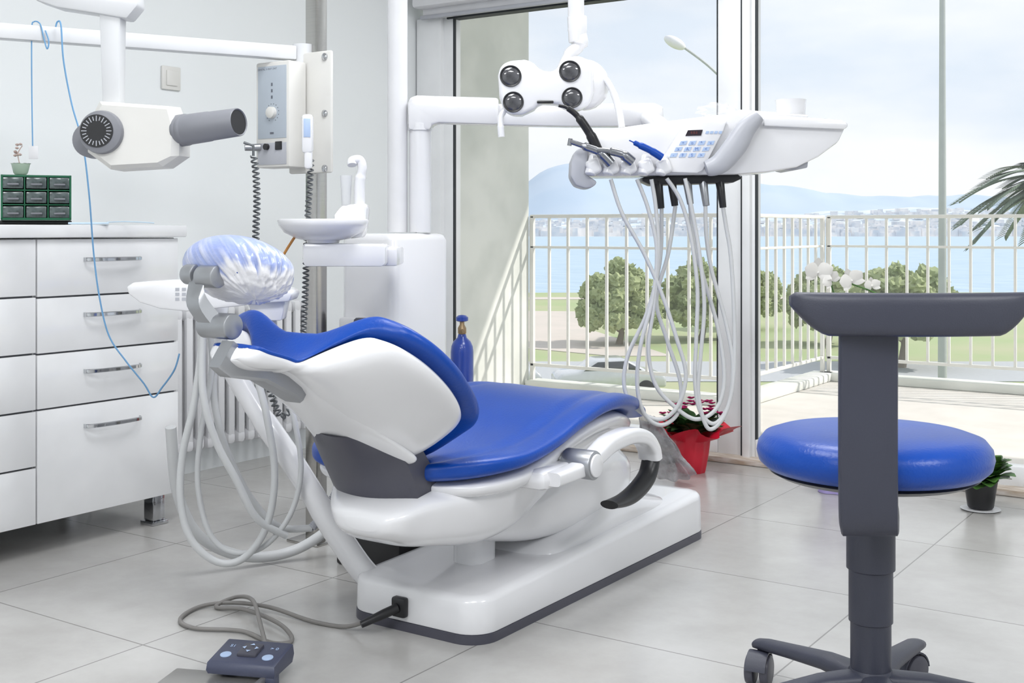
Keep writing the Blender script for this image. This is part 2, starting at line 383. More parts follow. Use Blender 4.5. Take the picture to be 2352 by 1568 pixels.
PX, PY = -2.404, 2.552
x = top('dental_xray_machine', 'white dental x-ray unit with swing arm on a square chrome post', 'x-ray machine', (PX, PY, 0))
g = G(); g.box((PX, PY, 1.25), (0.045, 0.045, 2.49), 0.004); mk('post', g, STEEL, x)
g = G(); g.box((PX, PY, 0.004), (0.12, 0.12, 0.008), 0.002); mk('base_plate', g, STEEL, x)
g = G(); g.box((-2.385, 2.510, 1.23), (0.165, 0.012, 0.345), 0.012)
mp_ = mk('mounting_plate', g, CREAM, x)
for z in (1.07, 1.225, 1.385):
    g = G(); g.lathe((-2.325, 2.504, z), (0, -1, 0), [(0.010, 0), (0.010, 0.004), (0.006, 0.007), (0.001, 0.008)], 16)
    mk('bolt', g, CHROME, mp_)
cb = mk('control_box', G().box((-2.457, 2.464, 1.223), (0.132, 0.07, 0.30), 0.006), CREAM, x)
fy = 2.4285
mk('panel', G().box((-2.457, fy, 1.258), (0.112, 0.002, 0.205), 0.0008), PANEL, cb)
mk('panel', G().box((-2.457, fy, 1.112), (0.112, 0.002, 0.062), 0.0008), LGREY, cb)
g = G(); g.lathe((-2.455, fy, 1.228), (0, -1, 0), [(0.017, 0), (0.016, 0.012), (0.013, 0.014), (0.001, 0.014)], 24)
mk('dial', g, CREAM, cb)
g = G()
for i in range(14):
    a = rad(-60 + i * 300 / 13)
    g.box((-2.455 + 0.025 * math.cos(a), fy - 0.001, 1.228 + 0.025 * math.sin(a)), (0.0025, 0.0008, 0.0025))
for k in range(3): g.box((-2.457, fy - .001, 1.318 - 0.018 * k - .01), (0.006, 0.0008, 0.009))
g.box((-2.457, fy - .001, 1.17), (.014, .001, .006)); 
RT = Matrix.Rotation(rad(90), 4, 'X')
g.text('DENTAL X-RAY UNIT', 0.008, Matrix.Translation((-2.475, fy - .001, 1.352)) @ RT)
mk('lettering', g, mat('dark_print', (0.12, 0.13, 0.16), .5), cb)
mk('power_switch', G().box((-2.430, fy - .002, 1.134), (0.026, 0.004, 0.024), 0.002), BLACK, cb)
mk('round_socket', G().cyl((-2.475, fy, 1.132), (-2.475, fy - 0.010, 1.132), 0.009), BLACK, cb)
g = G(); g.cyl((-2.505, fy, 1.132), (-2.53, fy - 0.035, 1.130), 0.011, 0.009); mk('plug', g, SILVER, cb)
M = FR(-0.545, 3.22, 1.12, 1, 0)
g = G(M); g.box((-0.005, 0, 0.035), (0.030, 0.03, 0.105), 0.009); g.box((-0.003, 0, -0.025), (0.022, 0.024, 0.07), 0.009)
hs = mk('handset', g, WHITE, x)
mk('handset_window', G(M).box((-0.004, -0.0155, 0.05), (0.018, 0.002, 0.05), 0.001), KEYPALE, hs)
k = 3.25 / 2749; P = sheet(742, 525); M = FR(-0.5131, 3.25, 0.9, k)
CO = mat('grey_coil_cord', (0.10, 0.11, 0.12), 0.4)
g = G(M); g.coil([P(714, 362), P(712, 420), P(708, 480), P(704, 560), P(702, 650), P(696, 780)], 6.5, 11, 2.0)
mk('coiled_cord', g, CO, x)
g = G(M); g.tube([P(560, 327), P(582, 335), P(582, 358)], 3.2); g.coil([P(582, 358), P(588, 400), P(590, 470), P(588, 560), P(600, 690), P(606, 830), P(625, 910), P(645, 955), P(668, 940)], 7.0, 11.5, 2.2)
mk('coiled_cord', g, CO, x)
d = (Vector((-2.79, 1.8, 1.403)) - Vector((-2.44, 2.50, 1.403))); dl = d.normalized()
yaw = math.atan2(dl.y, dl.x)
bl = 1.55; c = Vector((-2.44, 2.50, 1.403)) + dl * (bl / 2)
ARM = mat('satin_white_arm', (0.70, 0.71, 0.73), 0.35)
g = G(); g.box(c, (bl, 0.042, 0.04), 0.004, Matrix.Rotation(yaw, 3, 'Z')); g.cyl((-2.43, 2.525, 1.375), (-2.43, 2.525, 1.43), 0.03, seg=24)
mk('horizontal_arm', g, ARM, x)
D = 2.8; k = D / 2749; P = sheet(310, 310); M = FR(-0.882, D, 1.119, k)
g = G(M); g.prism([P(243, 255), P(280, 255), P(284, 0), P(284, -30), P(236, -30), P(234, 0)], -22, 22, 3)
mk('drop_arm', g, ARM, x)
g = G(M); g.prism([P(90, -30), P(110, -32), P(300, -5), P(322, -15), P(325, 18), P(300, 48), P(225, 35), P(140, 22), P(90, 5)], -30, 30, 6)
mk('upper_arm', g, ARM, x)
mk('swivel', G(M).box(P(262, 258), (26, 22, 18), 3), BLACK, x)
g = G(M)
g.loft([[Vector((p.x, w, p.z)) for p in out] for w, out in (
    (-52, [P(252, 246), P(398, 256), P(410, 300), P(406, 362), P(376, 376), P(272, 382), P(226, 347), P(226, 290)]),
    (-40, [P(243, 237), P(402, 248), P(424, 300), P(422, 360), P(386, 384), P(268, 391), P(216, 352), P(216, 288)]),
    (46, [P(240, 234), P(402, 242), P(424, 300), P(424, 358), P(385, 385), P(270, 392), P(215, 350), P(215, 290)]),
    (58, [P(258, 250), P(390, 255), P(405, 300), P(400, 350), P(370, 370), P(275, 378), P(232, 345), P(232, 290)]))])
xh = mk('xray_head', g, CREAM, x, ang=15)
g = G(M); g.cyl(P(252, 308, -46), P(252, 308, -66), 50, 48, 40, bev=3)
g.cyl(P(212, 322, 20), P(212, 322, -20), 42, 40, 32, bev=3)
mk('swivel_joint', g, MGREY, xh)
g = G(M); g.cyl(P(245, 306, -66), P(245, 306, -68), 37, 37, 40); dlm = mk('dial', g, BLACK, xh)
g = G(M)
for i in range(24):
    a = 2 * math.pi * i / 24
    g.box(P(245 + 28 * math.cos(a), 306 + 28 * math.sin(a), -68.6), (12 if i % 2 == 0 else 9, 1, 2.0), 0, Matrix.Rotation(a, 3, 'Y'))
mk('dial_ticks', g, LGREY, dlm)
g = G(M); ax = Vector((math.cos(rad(24)), -math.sin(rad(24)), 0.085)); o0 = P(385, 305, -5)
prof = [(20, -12), (37, -6), (38.5, -2), (38.5, 8), (37, 10)]
for i in range(4): h = 12 + i * 12; prof += [(35.5, h), (36.5, h + 1.5), (36.5, h + 9), (35.5, h + 10.5)]
prof += [(35, 62), (34, 120), (33, 122), (31.5, 200), (30, 202), (28, 200), (28, 150)]
g.lathe(o0, ax, prof, 40)
cn = mk('collimator_cone', g, MGREY, xh)
g = G(M); g.lathe(o0 + ax * 150, ax, [(28, 0), (27.9, 49)], 40); mk('cone_lining', g, BLACK, cn)

k = 3.08 / 2749; P = sheet(0, 525); M = FR(-1.3176, 3.08, 0.9, k)
g = G(M); g.tube(spl([P(75, 335), P(73, 200), P(73, 70), P(78, 50), P(92, 55), P(100, 85), P(108, 112), P(112, 95), P(104, 70)], 8), 1.6, 6)
o = top('hanging_cord', 'short pale blue cord with paper tag hung over arm', 'cord', M.translation)
mk('cord', g, CORD, o); mk('tag', G(M).box(P(77, 350), (22, 2, 30), 1), WHITE2, o)
g = G(M); g.tube(spl([P(128, 62), P(132, 50), P(140, 58), P(146, 140), P(165, 240), P(190, 330), P(205, 450), P(215, 580), P(228, 680), P(250, 770), P(290, 830), P(330, 880), P(352, 912), P(372, 890), P(400, 850), P(412, 812)], 8), 2.0, 6)
mk('hanging_cord', g, CORD, label='long pale blue cord looping down over the drawers', cat='cord')

# ------------------------------------------------------------------ DENTAL CHAIR
XC = -1.68
ch = top('dental_chair', 'reclined dental treatment chair with blue vinyl upholstery and white shell', 'dental chair', (XC, 2.66, 0))
def rl(z, ins, x0=-1.872, x1=-1.49, y0=2.085, y1=3.24, r=0.065, n=8):
    return [Vector((p[0], p[1], z)) for p in rrect((x0 + x1) / 2, (y0 + y1) / 2, (x1 - x0) / 2 - ins, (y1 - y0) / 2 - ins, max(r - ins, .01), n)]
mk('base_skirt', G().loft([rl(0.0, -0.002), rl(0.020, -0.002), rl(0.022, 0.004)]), SLATE2, ch)
def slope(ring, dz): return [Vector((p.x, p.y, p.z + dz * max(0, (p.y - 2.085) / 1.155))) for p in ring]
g = G(); g.loft([rl(0.022, 0.0), rl(0.026, -0.001), slope(rl(0.086, 0.001), .03), slope(rl(0.093, 0.004), .032), slope(rl(0.098, 0.011), .034), slope(rl(0.100, 0.025), .036), slope(rl(0.101, 0.060), .038)])
bs = mk('base', g, WHITE, ch, ang=60)
def hst(tab):
    pts = spl([Vector((t[0], t[1], t[2])) for t in tab], 5); q = spl([Vector((t[3], t[4], t[5])) for t in tab], 5)
    return [(a.x, a.y, a.z, b_.x, b_.y, b_.z) for a, b_ in zip(pts, q)]
def zz(tab, xc=XC):  # (y, zbottom, ztop, hw, p[, xc])
    return hst([(t[0], t[5] if len(t) > 5 else xc, (t[1] + t[2]) / 2, t[3], (t[2] - t[1]) / 2, t[4]) for t in tab])
g = G(); g.hull(zz([(2.42, .08, .115, .10, 2.4), (2.46, .08, .135, .145, 2.6), (2.6, .08, .165, .158, 2.6), (2.75, .08, .190, .158, 2.6), (2.88, .08, .185, .158, 2.6), (3.0, .08, .160, .155, 2.6), (3.10, .08, .135, .14, 2.6), (3.15, .08, .12, .10, 2.4)]), n=44)
mk('base_cover', g, WHITE, ch, ang=60)
g = G(); g.hull(zz([(2.16, .205, .25, .12, 3), (2.30, .165, .27, .14, 3.4), (2.45, .135, .29, .145, 3.4), (2.62, .12, .33, .145, 3.4), (2.78, .12, .34, .14, 3.4), (2.90, .14, .30, .12, 3), (2.95, .17, .26, .08, 3)]), n=44, taper=.1)
mk('lift_link', g, WHITE, ch, ang=60)
g = G(); g.loft([rl(0.095, 0, -1.72, -1.64, 2.28, 2.38, .03), rl(0.225, 0, -1.72, -1.64, 2.28, 2.38, .03)]); mk('lift_column', g, WHITE, ch)
g = G(); g.hull(zz([(1.832, .292, .316, .05, 2.6, -1.60), (1.842, .278, .330, .085, 3, -1.61), (1.875, .262, .340, .115, 3.6, -1.62), (1.93, .240, .350, .145, 4, -1.64), (2.0, .224, .358, .185, 4, -1.66), (2.08, .208, .362, .222, 4, -1.675), (2.16, .200, .366, .236, 4), (2.25, .208, .375, .236, 3.8), (2.36, .240, .392, .226, 3.4), (2.48, .286, .405, .214, 3.2), (2.62, .330, .405, .195, 3), (2.75, .345, .39, .16, 3)]), n=56, taper=.26)
mk('underbody', g, WHITE, ch, ang=70)
g = G(); g.hull(zz([(1.965, .350, .366, .10, 3), (1.98, .341, .370, .16, 3), (2.03, .328, .372, .232, 3.4), (2.12, .322, .380, .268, 3.4), (2.20, .326, .390, .272, 3.4), (2.30, .344, .408, .266, 3.4), (2.40, .368, .430, .258, 3.2), (2.52, .384, .448, .249, 3), (2.65, .383, .446, .228, 3), (2.77, .362, .425, .196, 3, -1.69), (2.88, .338, .395, .160, 3, -1.705), (2.96, .335, .372, .12, 3, -1.72), (3.02, .34, .36, .08, 3, -1.725)]), n=48, taper=.12)
mk('seat_shell', g, WHITE, ch, ang=70)
g = G(); g.hull(zz([(1.935, .385, .398, .05, 2.4), (1.942, .374, .412, .12, 2.6), (1.965, .368, .425, .18, 2.8), (2.02, .366, .434, .232, 3), (2.09, .369, .436, .264, 3), (2.17, .376, .438, .277, 3), (2.28, .395, .453, .275, 3), (2.40, .420, .480, .266, 3), (2.52, .437, .500, .256, 3), (2.64, .436, .500, .240, 3), (2.76, .418, .480, .218, 3, -1.688), (2.88, .390, .450, .184, 3, -1.704), (2.97, .368, .426, .154, 2.8, -1.714), (3.05, .352, .404, .122, 2.6, -1.718), (3.105, .348, .390, .088, 2.4, -1.72), (3.125, .354, .374, .045, 2.2, -1.72)]), dish=0.016, groove=.006, n=96)
mk('seat_cushion', g, BLUE, ch, ang=70)
# backrest
XB = -1.632
outl = spl([Vector(p + (0,)) for p in ((-1.262, .02), (-1.259, .10), (-1.243, .162), (-1.21, .208), (-1.16, .240), (-1.10, .257), (-1.04, .260), (-.985, .250), (-.942, .225), (-.920, .190), (-.908, .148), (-.900, .108), (-.890, .078), (-.87, .066), (-.82, .064), (-.79, .060), (-.778, .042))], 6)
def sc(s, c, x): return Vector((x, -.79 * s + .61 * c, .61 * s + .79 * c))
def sm(t): t = max(0, min(1, t)); return t * t * (3 - 2 * t)
def dcb(s): return -.050 * sm((s + .915) / .125)
def dcf(s): return -.052 * sm((s + .918) / .045) - .026 * sm((s + .885) / .1)
def rise(ax_): return sm((ax_ - .03) / .15)
def crimf(ax_): return 1.535 + .052 * rise(ax_)
g = G(); rings = []
for pt in outl:
    s, w = pt.x, pt.y; ring = []; K = 48
    dn = max(0, min(1, (s + 1.262) / .05)); dn = math.sqrt(1 - (1 - dn) ** 2)
    for i in range(K + 1):
        t = math.sin(math.pi / 2 * (-1 + 2 * i / K)); ax_ = abs(t) * w
        sh = math.sqrt(max(0, 1 - abs(t) ** 4)); edge = crimf(ax_) + dcf(s) + .008 * sm((s + .91) / .04)
        back = 1.535 + .055 * sm((ax_ - .05) / .2) + dcb(s) - .040 * (.25 + .75 * dn)
        ring.append(sc(s, edge + (min(back, edge - .012) - edge) * sh - .001, XB + w * t))
    for t in (.985, .8, .6, .3, 0, -.3, -.6, -.8, -.985): ring.append(sc(s, crimf(abs(t) * w) + dcf(s) + .004 + .008 * sm((s + .91) / .04), XB + w * t))
    rings.append(ring)
g.loft(rings); mk('backrest_shell', g, WHITE, ch, ang=60)
g = G(); rings = []
for s, hw in [(p.x, p.y) for p in spl([Vector(q + (0,)) for q in ((-1.248, .095), (-1.242, .122), (-1.20, .120), (-1.12, .100), (-1.04, .080), (-.96, .064), (-.90, .056), (-.85, .050), (-.80, .047), (-.782, .040), (-.776, .02))], 5)]:
    ring = []
    for j in range(40):
        a_ = 2 * math.pi * j / 40; cx, sx = math.cos(a_), math.sin(a_)
        ring.append(sc(s, 1.506 + dcb(s) + .017 * math.copysign(abs(sx) ** .8, sx), XB - .004 + hw * math.copysign(abs(cx) ** .9, cx)))
    rings.append(ring)
g.loft(rings); mk('spine_cover', g, WHITE, ch, ang=60)
g = G(); rings = []; NO = len(outl)
for idx, pt in enumerate(outl):
    s = pt.x; w = pt.y + .001 + .009 * sm((pt.y - .075) / .1)
    e = min(1, (idx + .6) / 7, (NO - 1 - idx + .3) / 4); hh0 = math.sqrt(1 - (1 - e) ** 2)
    s2 = s if s > -1.12 else -1.12 + (s + 1.12) * 1.42
    ring = []
    for i in range(48):
        a_ = 2 * math.pi * i / 48; cx, sx = math.cos(a_), math.sin(a_)
        xx = math.copysign(abs(cx) ** .72, cx) * w; ax_ = abs(xx)
        hh = (.009 + .019 * sm((w - .075) / .1)) * hh0
        cc = math.copysign(abs(sx) ** .72, sx) * hh
        cm = 1.549 + .058 * rise(ax_) + (.014 * sm((w - .075) / .1)) + dcf(s)
        ring.append(sc(s2, cm + cc, XB + xx))
    rings.append(ring)
g.loft(rings); mk('backrest_cushion', g, BLUE, ch, ang=70)
# hinge cover
g = G(); rings = []
for (y, z, hw) in ((1.812, .480, .080), (1.820, .473, .108), (1.845, .440, .118), (1.868, .405, .122), (1.888, .370, .121), (1.902, .338, .116), (1.907, .326, .106)):
    ring = []
    for i in range(17):
        t = -1 + i / 8; ring.append(Vector((XB - .020 + hw * t, y + .04 * t * t - .012, z + .008 * t * t)))
    for i in range(17):
        t = 1 - i / 8; ring.append(Vector((XB - .020 + hw * t * .97, y + .04 * t * t + .06, z + .008)))
    rings.append(ring)
g.loft(rings); mk('hinge_cover', g, SLATE2, ch, ang=50)
# headrest
e_s = Vector((0, -.79, .61)).normalized(); e_n = Vector((0, .61, .79)).normalized(); e_x = Vector((1, 0, 0))
HM = Matrix((( e_x.x, e_s.x, e_n.x), (e_x.y, e_s.y, e_n.y), (e_x.z, e_s.z, e_n.z)))
HC = Vector((-1.687, 1.578, .824))
RX = Vector((.128, .078, .054))
g = G(); g.ico(HC, RX * .97, 4, .03, 1.5, HM); hp = mk('headrest_pad', g, BLUE, ch, ang=80)
u0 = Vector((.42, -.28, -.86)).normalized(); ua = u0.orthogonal().normalized(); ub = u0.cross(ua)
g = G(); rings = []; vals = []
nA = 240; NT = 52
for i in range(NT):
    t = i / (NT - 1); ring = []; th = .015 + (math.pi - .03) * t
    for j in range(nA):
        a = 2 * math.pi * j / nA; ca_, sa_ = math.cos(a), math.sin(a)
        streak = noise.noise(Vector((ca_ * 11, sa_ * 11, th * .9))) + .6 * noise.noise(Vector((ca_ * 27, sa_ * 27, th * 1.2 + 4)))
        crum = noise.noise(Vector((math.sin(th) * ca_ * 6, math.sin(th) * sa_ * 6, 2.2))) + .6 * noise.noise(Vector((math.sin(th) * ca_ * 14, math.sin(th) * sa_ * 14, 6)))
        near = 1 - sm((th - .7) / .7)
        lobe = 1 - sm((th - .3) / .7)
        wr = 1.01 + .06 * crum * near + .032 * streak * math.sin(min(th, math.pi / 2)) * (1 - sm((th - 1.2) / 1.2)) + .05 * lobe
        u_ = u0 * math.cos(th) + (ua * ca_ + ub * sa_) * math.sin(th)
        ring.append(HC + HM @ Vector((u_.x * RX.x, u_.y * RX.y, u_.z * RX.z)) * wr)
        edge = 1.02 + .30 * noise.noise(Vector((ca_ * 2, sa_ * 2, 3)))
        wv = max(0, min(1, 1 - sm((th - edge + .10 - .30 * streak) / .40)))
        wv = max(wv, .28 + .55 * max(0, streak) * (1 - sm((th - 1.6) / 1.2)))
        vals.append(min(1, wv))
    rings.append(ring)
g.loft(rings); hcv = mk('headrest_cover', g, PLEAT, hp, ang=80, label='clear crinkled cover gathered white behind the blue pad')
at = hcv.data.attributes.new('pleat', 'FLOAT', 'POINT'); at.data.foreach_set('value', vals)
g = G(); g.cyl((-1.752, 1.512, .815), (-1.722, 1.512, .815), .019, bev=.003); mk('pivot', g, SILVER, ch)
g = G(); g.cyl((-1.712, 1.512, .812), (-1.665, 1.512, .812), .021, bev=.003); mk('pivot', g, SILVER, ch)
g = G(); g.cyl((-1.712, 1.52, .722), (-1.635, 1.52, .722), .024, bev=.003); mk('pivot', g, SILVER, ch)
g = G(); g.loft([[p + Vector((dx, 0, 0)) + Vector((0, dz * .5, dz)) for dx, dz in ((-.017, -.012), (.017, -.012), (.017, .012), (-.017, .012))] for p in spl([Vector((-1.712, 1.502, .81)), Vector((-1.702, 1.490, .77)), Vector((-1.680, 1.512, .725))], 5)])
mk('headrest_link', g, SILVER, ch)
g = G(); rings = []
for s, hw, cc in ((-.765, .015, 1.474), (-.80, .018, 1.474), (-.87, .024, 1.475), (-.950, .031, 1.475), (-.975, .024, 1.477)):
    xm = XB - .000; q = dcb(s)
    rings.append([sc(s, cc - .006 + q, xm - hw * .8), sc(s, cc - .006 + q, xm + hw * .8), sc(s, cc + q, xm + hw), sc(s, cc + .05 + q, xm + hw), sc(s, cc + .05 + q, xm - hw), sc(s, cc + q, xm - hw)])
g.loft(rings); mk('headrest_blade', g, SILVER, ch)
# armrest
g = G(); XA = -1.378
pts = spl([(XA, 2.20, .356), (XA, 2.334, .362), (XA, 2.39, .380), (XA, 2.45, .398), (XA, 2.54, .403), (XA, 2.61, .388), (XA, 2.648, .358), (XA, 2.658, .33)], 6)
rings = []
for i, p in enumerate(pts):
    t = (pts[min(i + 1, len(pts) - 1)] - pts[max(i - 1, 0)]).normalized(); nn = Vector((0, -t.z, t.y)); f = i / (len(pts) - 1)
    hh = .015 + .005 * math.sin(math.pi * f); hw = .020 + .010 * f
    rings.append([p + Vector((hw * math.copysign(abs(math.cos(a)) ** .5, math.cos(a)), 0, 0)) + nn * hh * math.copysign(abs(math.sin(a)) ** .5, math.sin(a)) for a in [2 * math.pi * j / 28 for j in range(28)]])
g.loft(rings); ar = mk('armrest', g, WHITE, ch, ang=60)
g = G(); pts = spl([(XA, 2.662, .35), (XA, 2.658, .32), (XA, 2.636, .286), (XA, 2.58, .262), (XA, 2.52, .252), (XA, 2.45, .254)], 6); rings = []
for i, p in enumerate(pts):
    t = (pts[min(i + 1, len(pts) - 1)] - pts[max(i - 1, 0)]).normalized(); nn = Vector((0, -t.z, t.y)); f = i / (len(pts) - 1)
    hh = .010 + .012 * math.sin(math.pi * min(1, f * 1.05)); hw = .024
    rings.append([p + Vector((hw * math.cos(a), 0, 0)) + nn * hh * math.sin(a) for a in [2 * math.pi * j / 20 for j in range(20)]])
g.loft(rings); mk('arm_grip', g, BLACK, ar, ang=60, label='dark rubber armrest grip')
g = G(); g.cyl((XA - .045, 2.334, .368), (XA + .03, 2.334, .368), .033, bev=.003, seg=32); mk('armrest_joint', g, SILVER, ar)
g = G(); g.cyl((XA + .03, 2.334, .368), (XA + .036, 2.334, .368), .026, bev=.002, seg=32); mk('joint_cap', g, WHITE, ar)
g = G(); g.box((-1.44, 2.26, .352), (.11, .16, .045), .018); mk('armrest_bracket', g, WHITE, ch)
g = G(); g.box((-1.704, 2.078, .055), (.038, .02, .045), .006); g.tube([(-1.704, 2.07, .055), (-1.72, 2.045, .046), (-1.75, 2.0, .028)], [.011, .011, .008], 12)
mk('cable_plug', g, BLACK, ch)

# ------------------------------------------------------------------ FOOT CONTROL
M = FR(-0.525, 2.395, 0, .93, -12)
f = top('foot_control', 'slate blue foot control with round buttons and grey cable', 'foot control', M.translation)
g = G(M); g.loft([[Vector(p) for p in r_] for r_ in (
    [(-.075, -.045, .022), (.075, -.045, .022), (.075, .055, .022), (-.075, .055, .022)],
    [(-.078, -.048, .03), (.078, -.048, .03), (.078, .058, .04), (-.078, .058, .04)],
    [(-.076, -.046, .046), (.076, -.046, .046), (.076, .056, .060), (-.076, .056, .060)],
    [(-.070, -.040, .050), (.070, -.040, .050), (.070, .050, .064), (-.070, .050, .064)])])
g.box((.06, -.03, .012), (.03, .03, .022), .003); g.box((-.06, .03, .011), (.03, .03, .022), .003)
fb = mk('body', g, PEDAL, f, ang=50)
tl = Matrix.Rotation(rad(8), 3, 'X')
for bx in (-.048, .048):
    g = G(M); g.lathe((bx, -.015, .052), (0, -.14, 1), [(.0125, 0), (.012, .003), (.006, .004), (.001, .004)], 24); mk('button', g, KEYPALE, fb)
g = G(M); g.box((0, .005, .058), (.044, .05, .012), .004, tl); jp = mk('direction_pad', g, SLATE2, fb)
g = G(M)
for a in range(4):
    A = Matrix.Rotation(rad(90 * a), 3, 'Z'); tri = [Vector((0, .019, 0)), Vector((-.006, .011, 0)), Vector((.006, .011, 0))]
    g.add([Vector((0, .005, .0655)) + tl @ (A @ t_) for t_ in tri], [(0, 1, 2)])
g.text('S1', .014, Matrix.Translation((-.048, .022, .0600)) @ Matrix.Rotation(rad(8), 4, 'X')); g.text('> 0', .014, Matrix.Translation((.048, .022, .0600)) @ Matrix.Rotation(rad(8), 4, 'X'))
mk('button_marks', g, KEYPALE, fb)
g = G(M); g.box((-.055, -.075, .008), (.22, .13, .014), .003); g.box((.05, -.075, .018), (.012, .13, .01), .003)
mk('steel_plate', g, mat('satin_steel_plate', (0.50, 0.49, 0.47), 0.35, metal=.8), f)
pts = [(-.50, 2.45, .03), (-.545, 2.60, .035), (-.60, 2.77, .04), (-.66, 2.86, .02), (-.70, 2.83, .006), (-.62, 2.79, .012), (-.52, 2.68, .015), (-.478, 2.60, .006), (-.52, 2.585, .006), (-.60, 2.66, .006), (-.71, 2.68, .006), (-.76, 2.74, .006), (-.74, 2.83, .006), (-.67, 2.85, .010), (-.57, 2.81, .012), (-.46, 2.73, .006), (-.38, 2.69, .006), (-.333, 2.655, .026)]
g = G(); g.tube(spl([st(*p) for p in pts], 8), .0048, 10); mk('cable', g, CABLE, f)

# ------------------------------------------------------------------ CUSPIDOR UNIT
u = top('cuspidor_unit', 'white cuspidor and water unit with spit bowl and pillars', 'dental unit', (-2.32, 2.81, 0))
g = G(); rr_ = lambda z, i: [Vector((p[0], p[1], z)) for p in rrect(-2.325, 2.815, .105 - i, .135 - i, .03, 8)]
g.loft([rr_(0, .006), rr_(.01, 0), rr_(.865, 0), rr_(.88, .006), rr_(.886, .018)]); mk('cabinet_body', g, WHITE, u, ang=50)
D = 3.63; k = D / 2749; P = sheet(940, 530); M = FR(-0.3116, D, .8934, k)
g = G(M); g.cyl(P(913, 533, 0), P(913, -140, 0), 23, seg=32); lp = mk('lamp_pole', g, WHITE2, u)
g = G(M); g.cyl(P(965, 533, 0), P(965, 295, 0), 25, seg=32); g.cyl(P(965, 300), P(965, 285), 28, seg=32)
mk('arm_pillar', g, WHITE, u)
g = G(M); g.prism([P(940, 300), P(938, 240), P(944, 226), P(960, 221), P(1145, 227), P(1145, 288), P(1010, 284), P(994, 288), P(990, 300)], -26, 26, 6)
mk('swing_arm', g, WHITE, u, label='thick white horizontal swing arm')
D = 3.2; k = D / 2749; P = sheet(742, 525); M = FR(-.505, D, .9, k)
g = G(M); g.lathe(P(742, 558), (0, 0, 1), [(36, 0), (38, 6), (60, 10), (88, 24), (101, 40), (104, 52), (102, 55), (98, 52), (85, 30), (50, 16), (5, 12)], 48)
mk('spit_bowl', g, WHITE, u, ang=60)
g = G(M); g.prism([P(700, 562), P(705, 558), P(882, 560), P(888, 566), P(888, 605), P(880, 611), P(706, 611), P(700, 600)], -30, 60, 5)
g.box(P(880, 590, 110), (60, 160, 44), 6)
mk('bowl_support', g, WHITE, u)
g = G(M); g.prism([P(765, 520), P(765, 492), P(775, 480), P(785, 470), P(836, 466), P(842, 475), P(838, 520), P(830, 545), P(800, 548)], 10, 70, 6)
mk('cup_holder', g, WHITE, u)
g = G(M); g.tube(spl([P(822, 470, 30), P(822, 420, 30), P(828, 385, 30), P(822, 366, 30), P(806, 368, 25), P(806, 378, 20)], 8), [13] * 12 + [11] * 29, 16)
mk('cup_filler', g, WHITE, u)
g = G(M); g.lathe(P(792, 472, 20), (0, 0, 1), [(3, 0), (10, 1), (14, 70), (13, 70), (9.5, 4), (1, 3)], 24); 
mk('drinking_cup', g, CUPCLR, u)
g = G(M); g.tube(spl([P(650, 590, -10), P(665, 565, -10), P(684, 538, -10), P(703, 527, -10), P(718, 540, -10)], 8), 3.2, 8); mk('suction_tube', g, ORANGE, u)
mk('bottle_recess', G().box((-2.36, 2.672, .60), (.12, .02, .075), .01), WHITE2, u)
g = G(); g.loft([[Vector((-2.318 + dx * s, 2.648 + dy * s, z)) for dx, dy in rrect(0, 0, .026, .02, .01, 4)] for z, s in ((.565, 1), (.60, .95), (.635, .7), (.64, .5))]); mk('recess_latch', g, SLATE2, u)
g = G(); g.box((-2.08, 2.50, .065), (.22, .20, .13), .008); jb = mk('junction_box', g, BLACK, label='low black junction box on the floor behind the chair', cat='junction box')
g = G(); g.tube(spl([(-2.16, 2.62, .35), (-2.14, 2.5, .2), (-2.22, 2.44, .10), (-2.30, 2.36, .03), (-2.36, 2.24, .03), (-2.40, 2.12, .10), (-2.42, 2.06, .22), (-2.40, 2.02, .40)], 8), .014, 12)
mk('drain_hose', g, HOSE, u)

# ------------------------------------------------------------------ ASSISTANT UNIT
D = 2.749; P = sheet(490, 680); M = FR(-.686, D, .745, .001)
a = top('assistant_unit', 'white assistant instrument holder with grey suction hoses on curved support', 'dental unit', st(-.6, D, 0))
g = G(M); g.prism([P(304, 655), P(320, 647), P(400, 642), P(480, 640), P(600, 652), P(672, 664), P(680, 672), P(672, 690), P(600, 694), P(560, 700), P(480, 708), P(440, 712), P(380, 706), P(335, 692), P(308, 672)], -45, 60, 7)
ab = mk('body', g, WHITE, a)
g = G(M)
for i in range(3):
    for j in range(3): g.box(P(420 + i * 15, 662 + j * 11, -45.5), (9, 1, 7), 0)
mk('keypad', g, LGREY, ab)
g = G(M); g.prism([P(570, 690), P(660, 690), P(650, 735), P(590, 735)], -20, 40, 5); mk('holder_block', g, WHITE, a)
hoses = [[P(458, 712, 0), P(462, 800, 0), P(445, 930, 0), P(420, 1040, 0), P(415, 1150, 0), P(440, 1240, 0), P(500, 1292, 5), P(560, 1282, 10), P(610, 1210, 15), P(628, 1090, 15), P(608, 950, 15), P(580, 830, 10), P(575, 712, 5)],
         [P(470, 712, 25), P(480, 850, 25), P(455, 1000, 25), P(448, 1120, 25), P(475, 1230, 25), P(530, 1275, 25), P(600, 1262, 30), P(660, 1190, 35), P(685, 1090, 35), P(672, 980, 35), P(640, 850, 30), P(622, 720, 20)],
         [P(505, 780, 40), P(480, 880, 40), P(495, 990, 40), P(530, 1090, 45), P(575, 1170, 50), P(630, 1225, 60), P(700, 1235, 90)],
         [P(470, 760, -15), P(470, 900, -15), P(500, 1010, -15), P(545, 1100, -10), P(590, 1190, 0), P(650, 1240, 40)]]
for i, h in enumerate(hoses):
    g = G(M); pp = spl(h, 10)
    g.tube(pp, 6.5 if i == 1 else 8.5, 12)
    mk('suction_hose', g, HOSE, a)
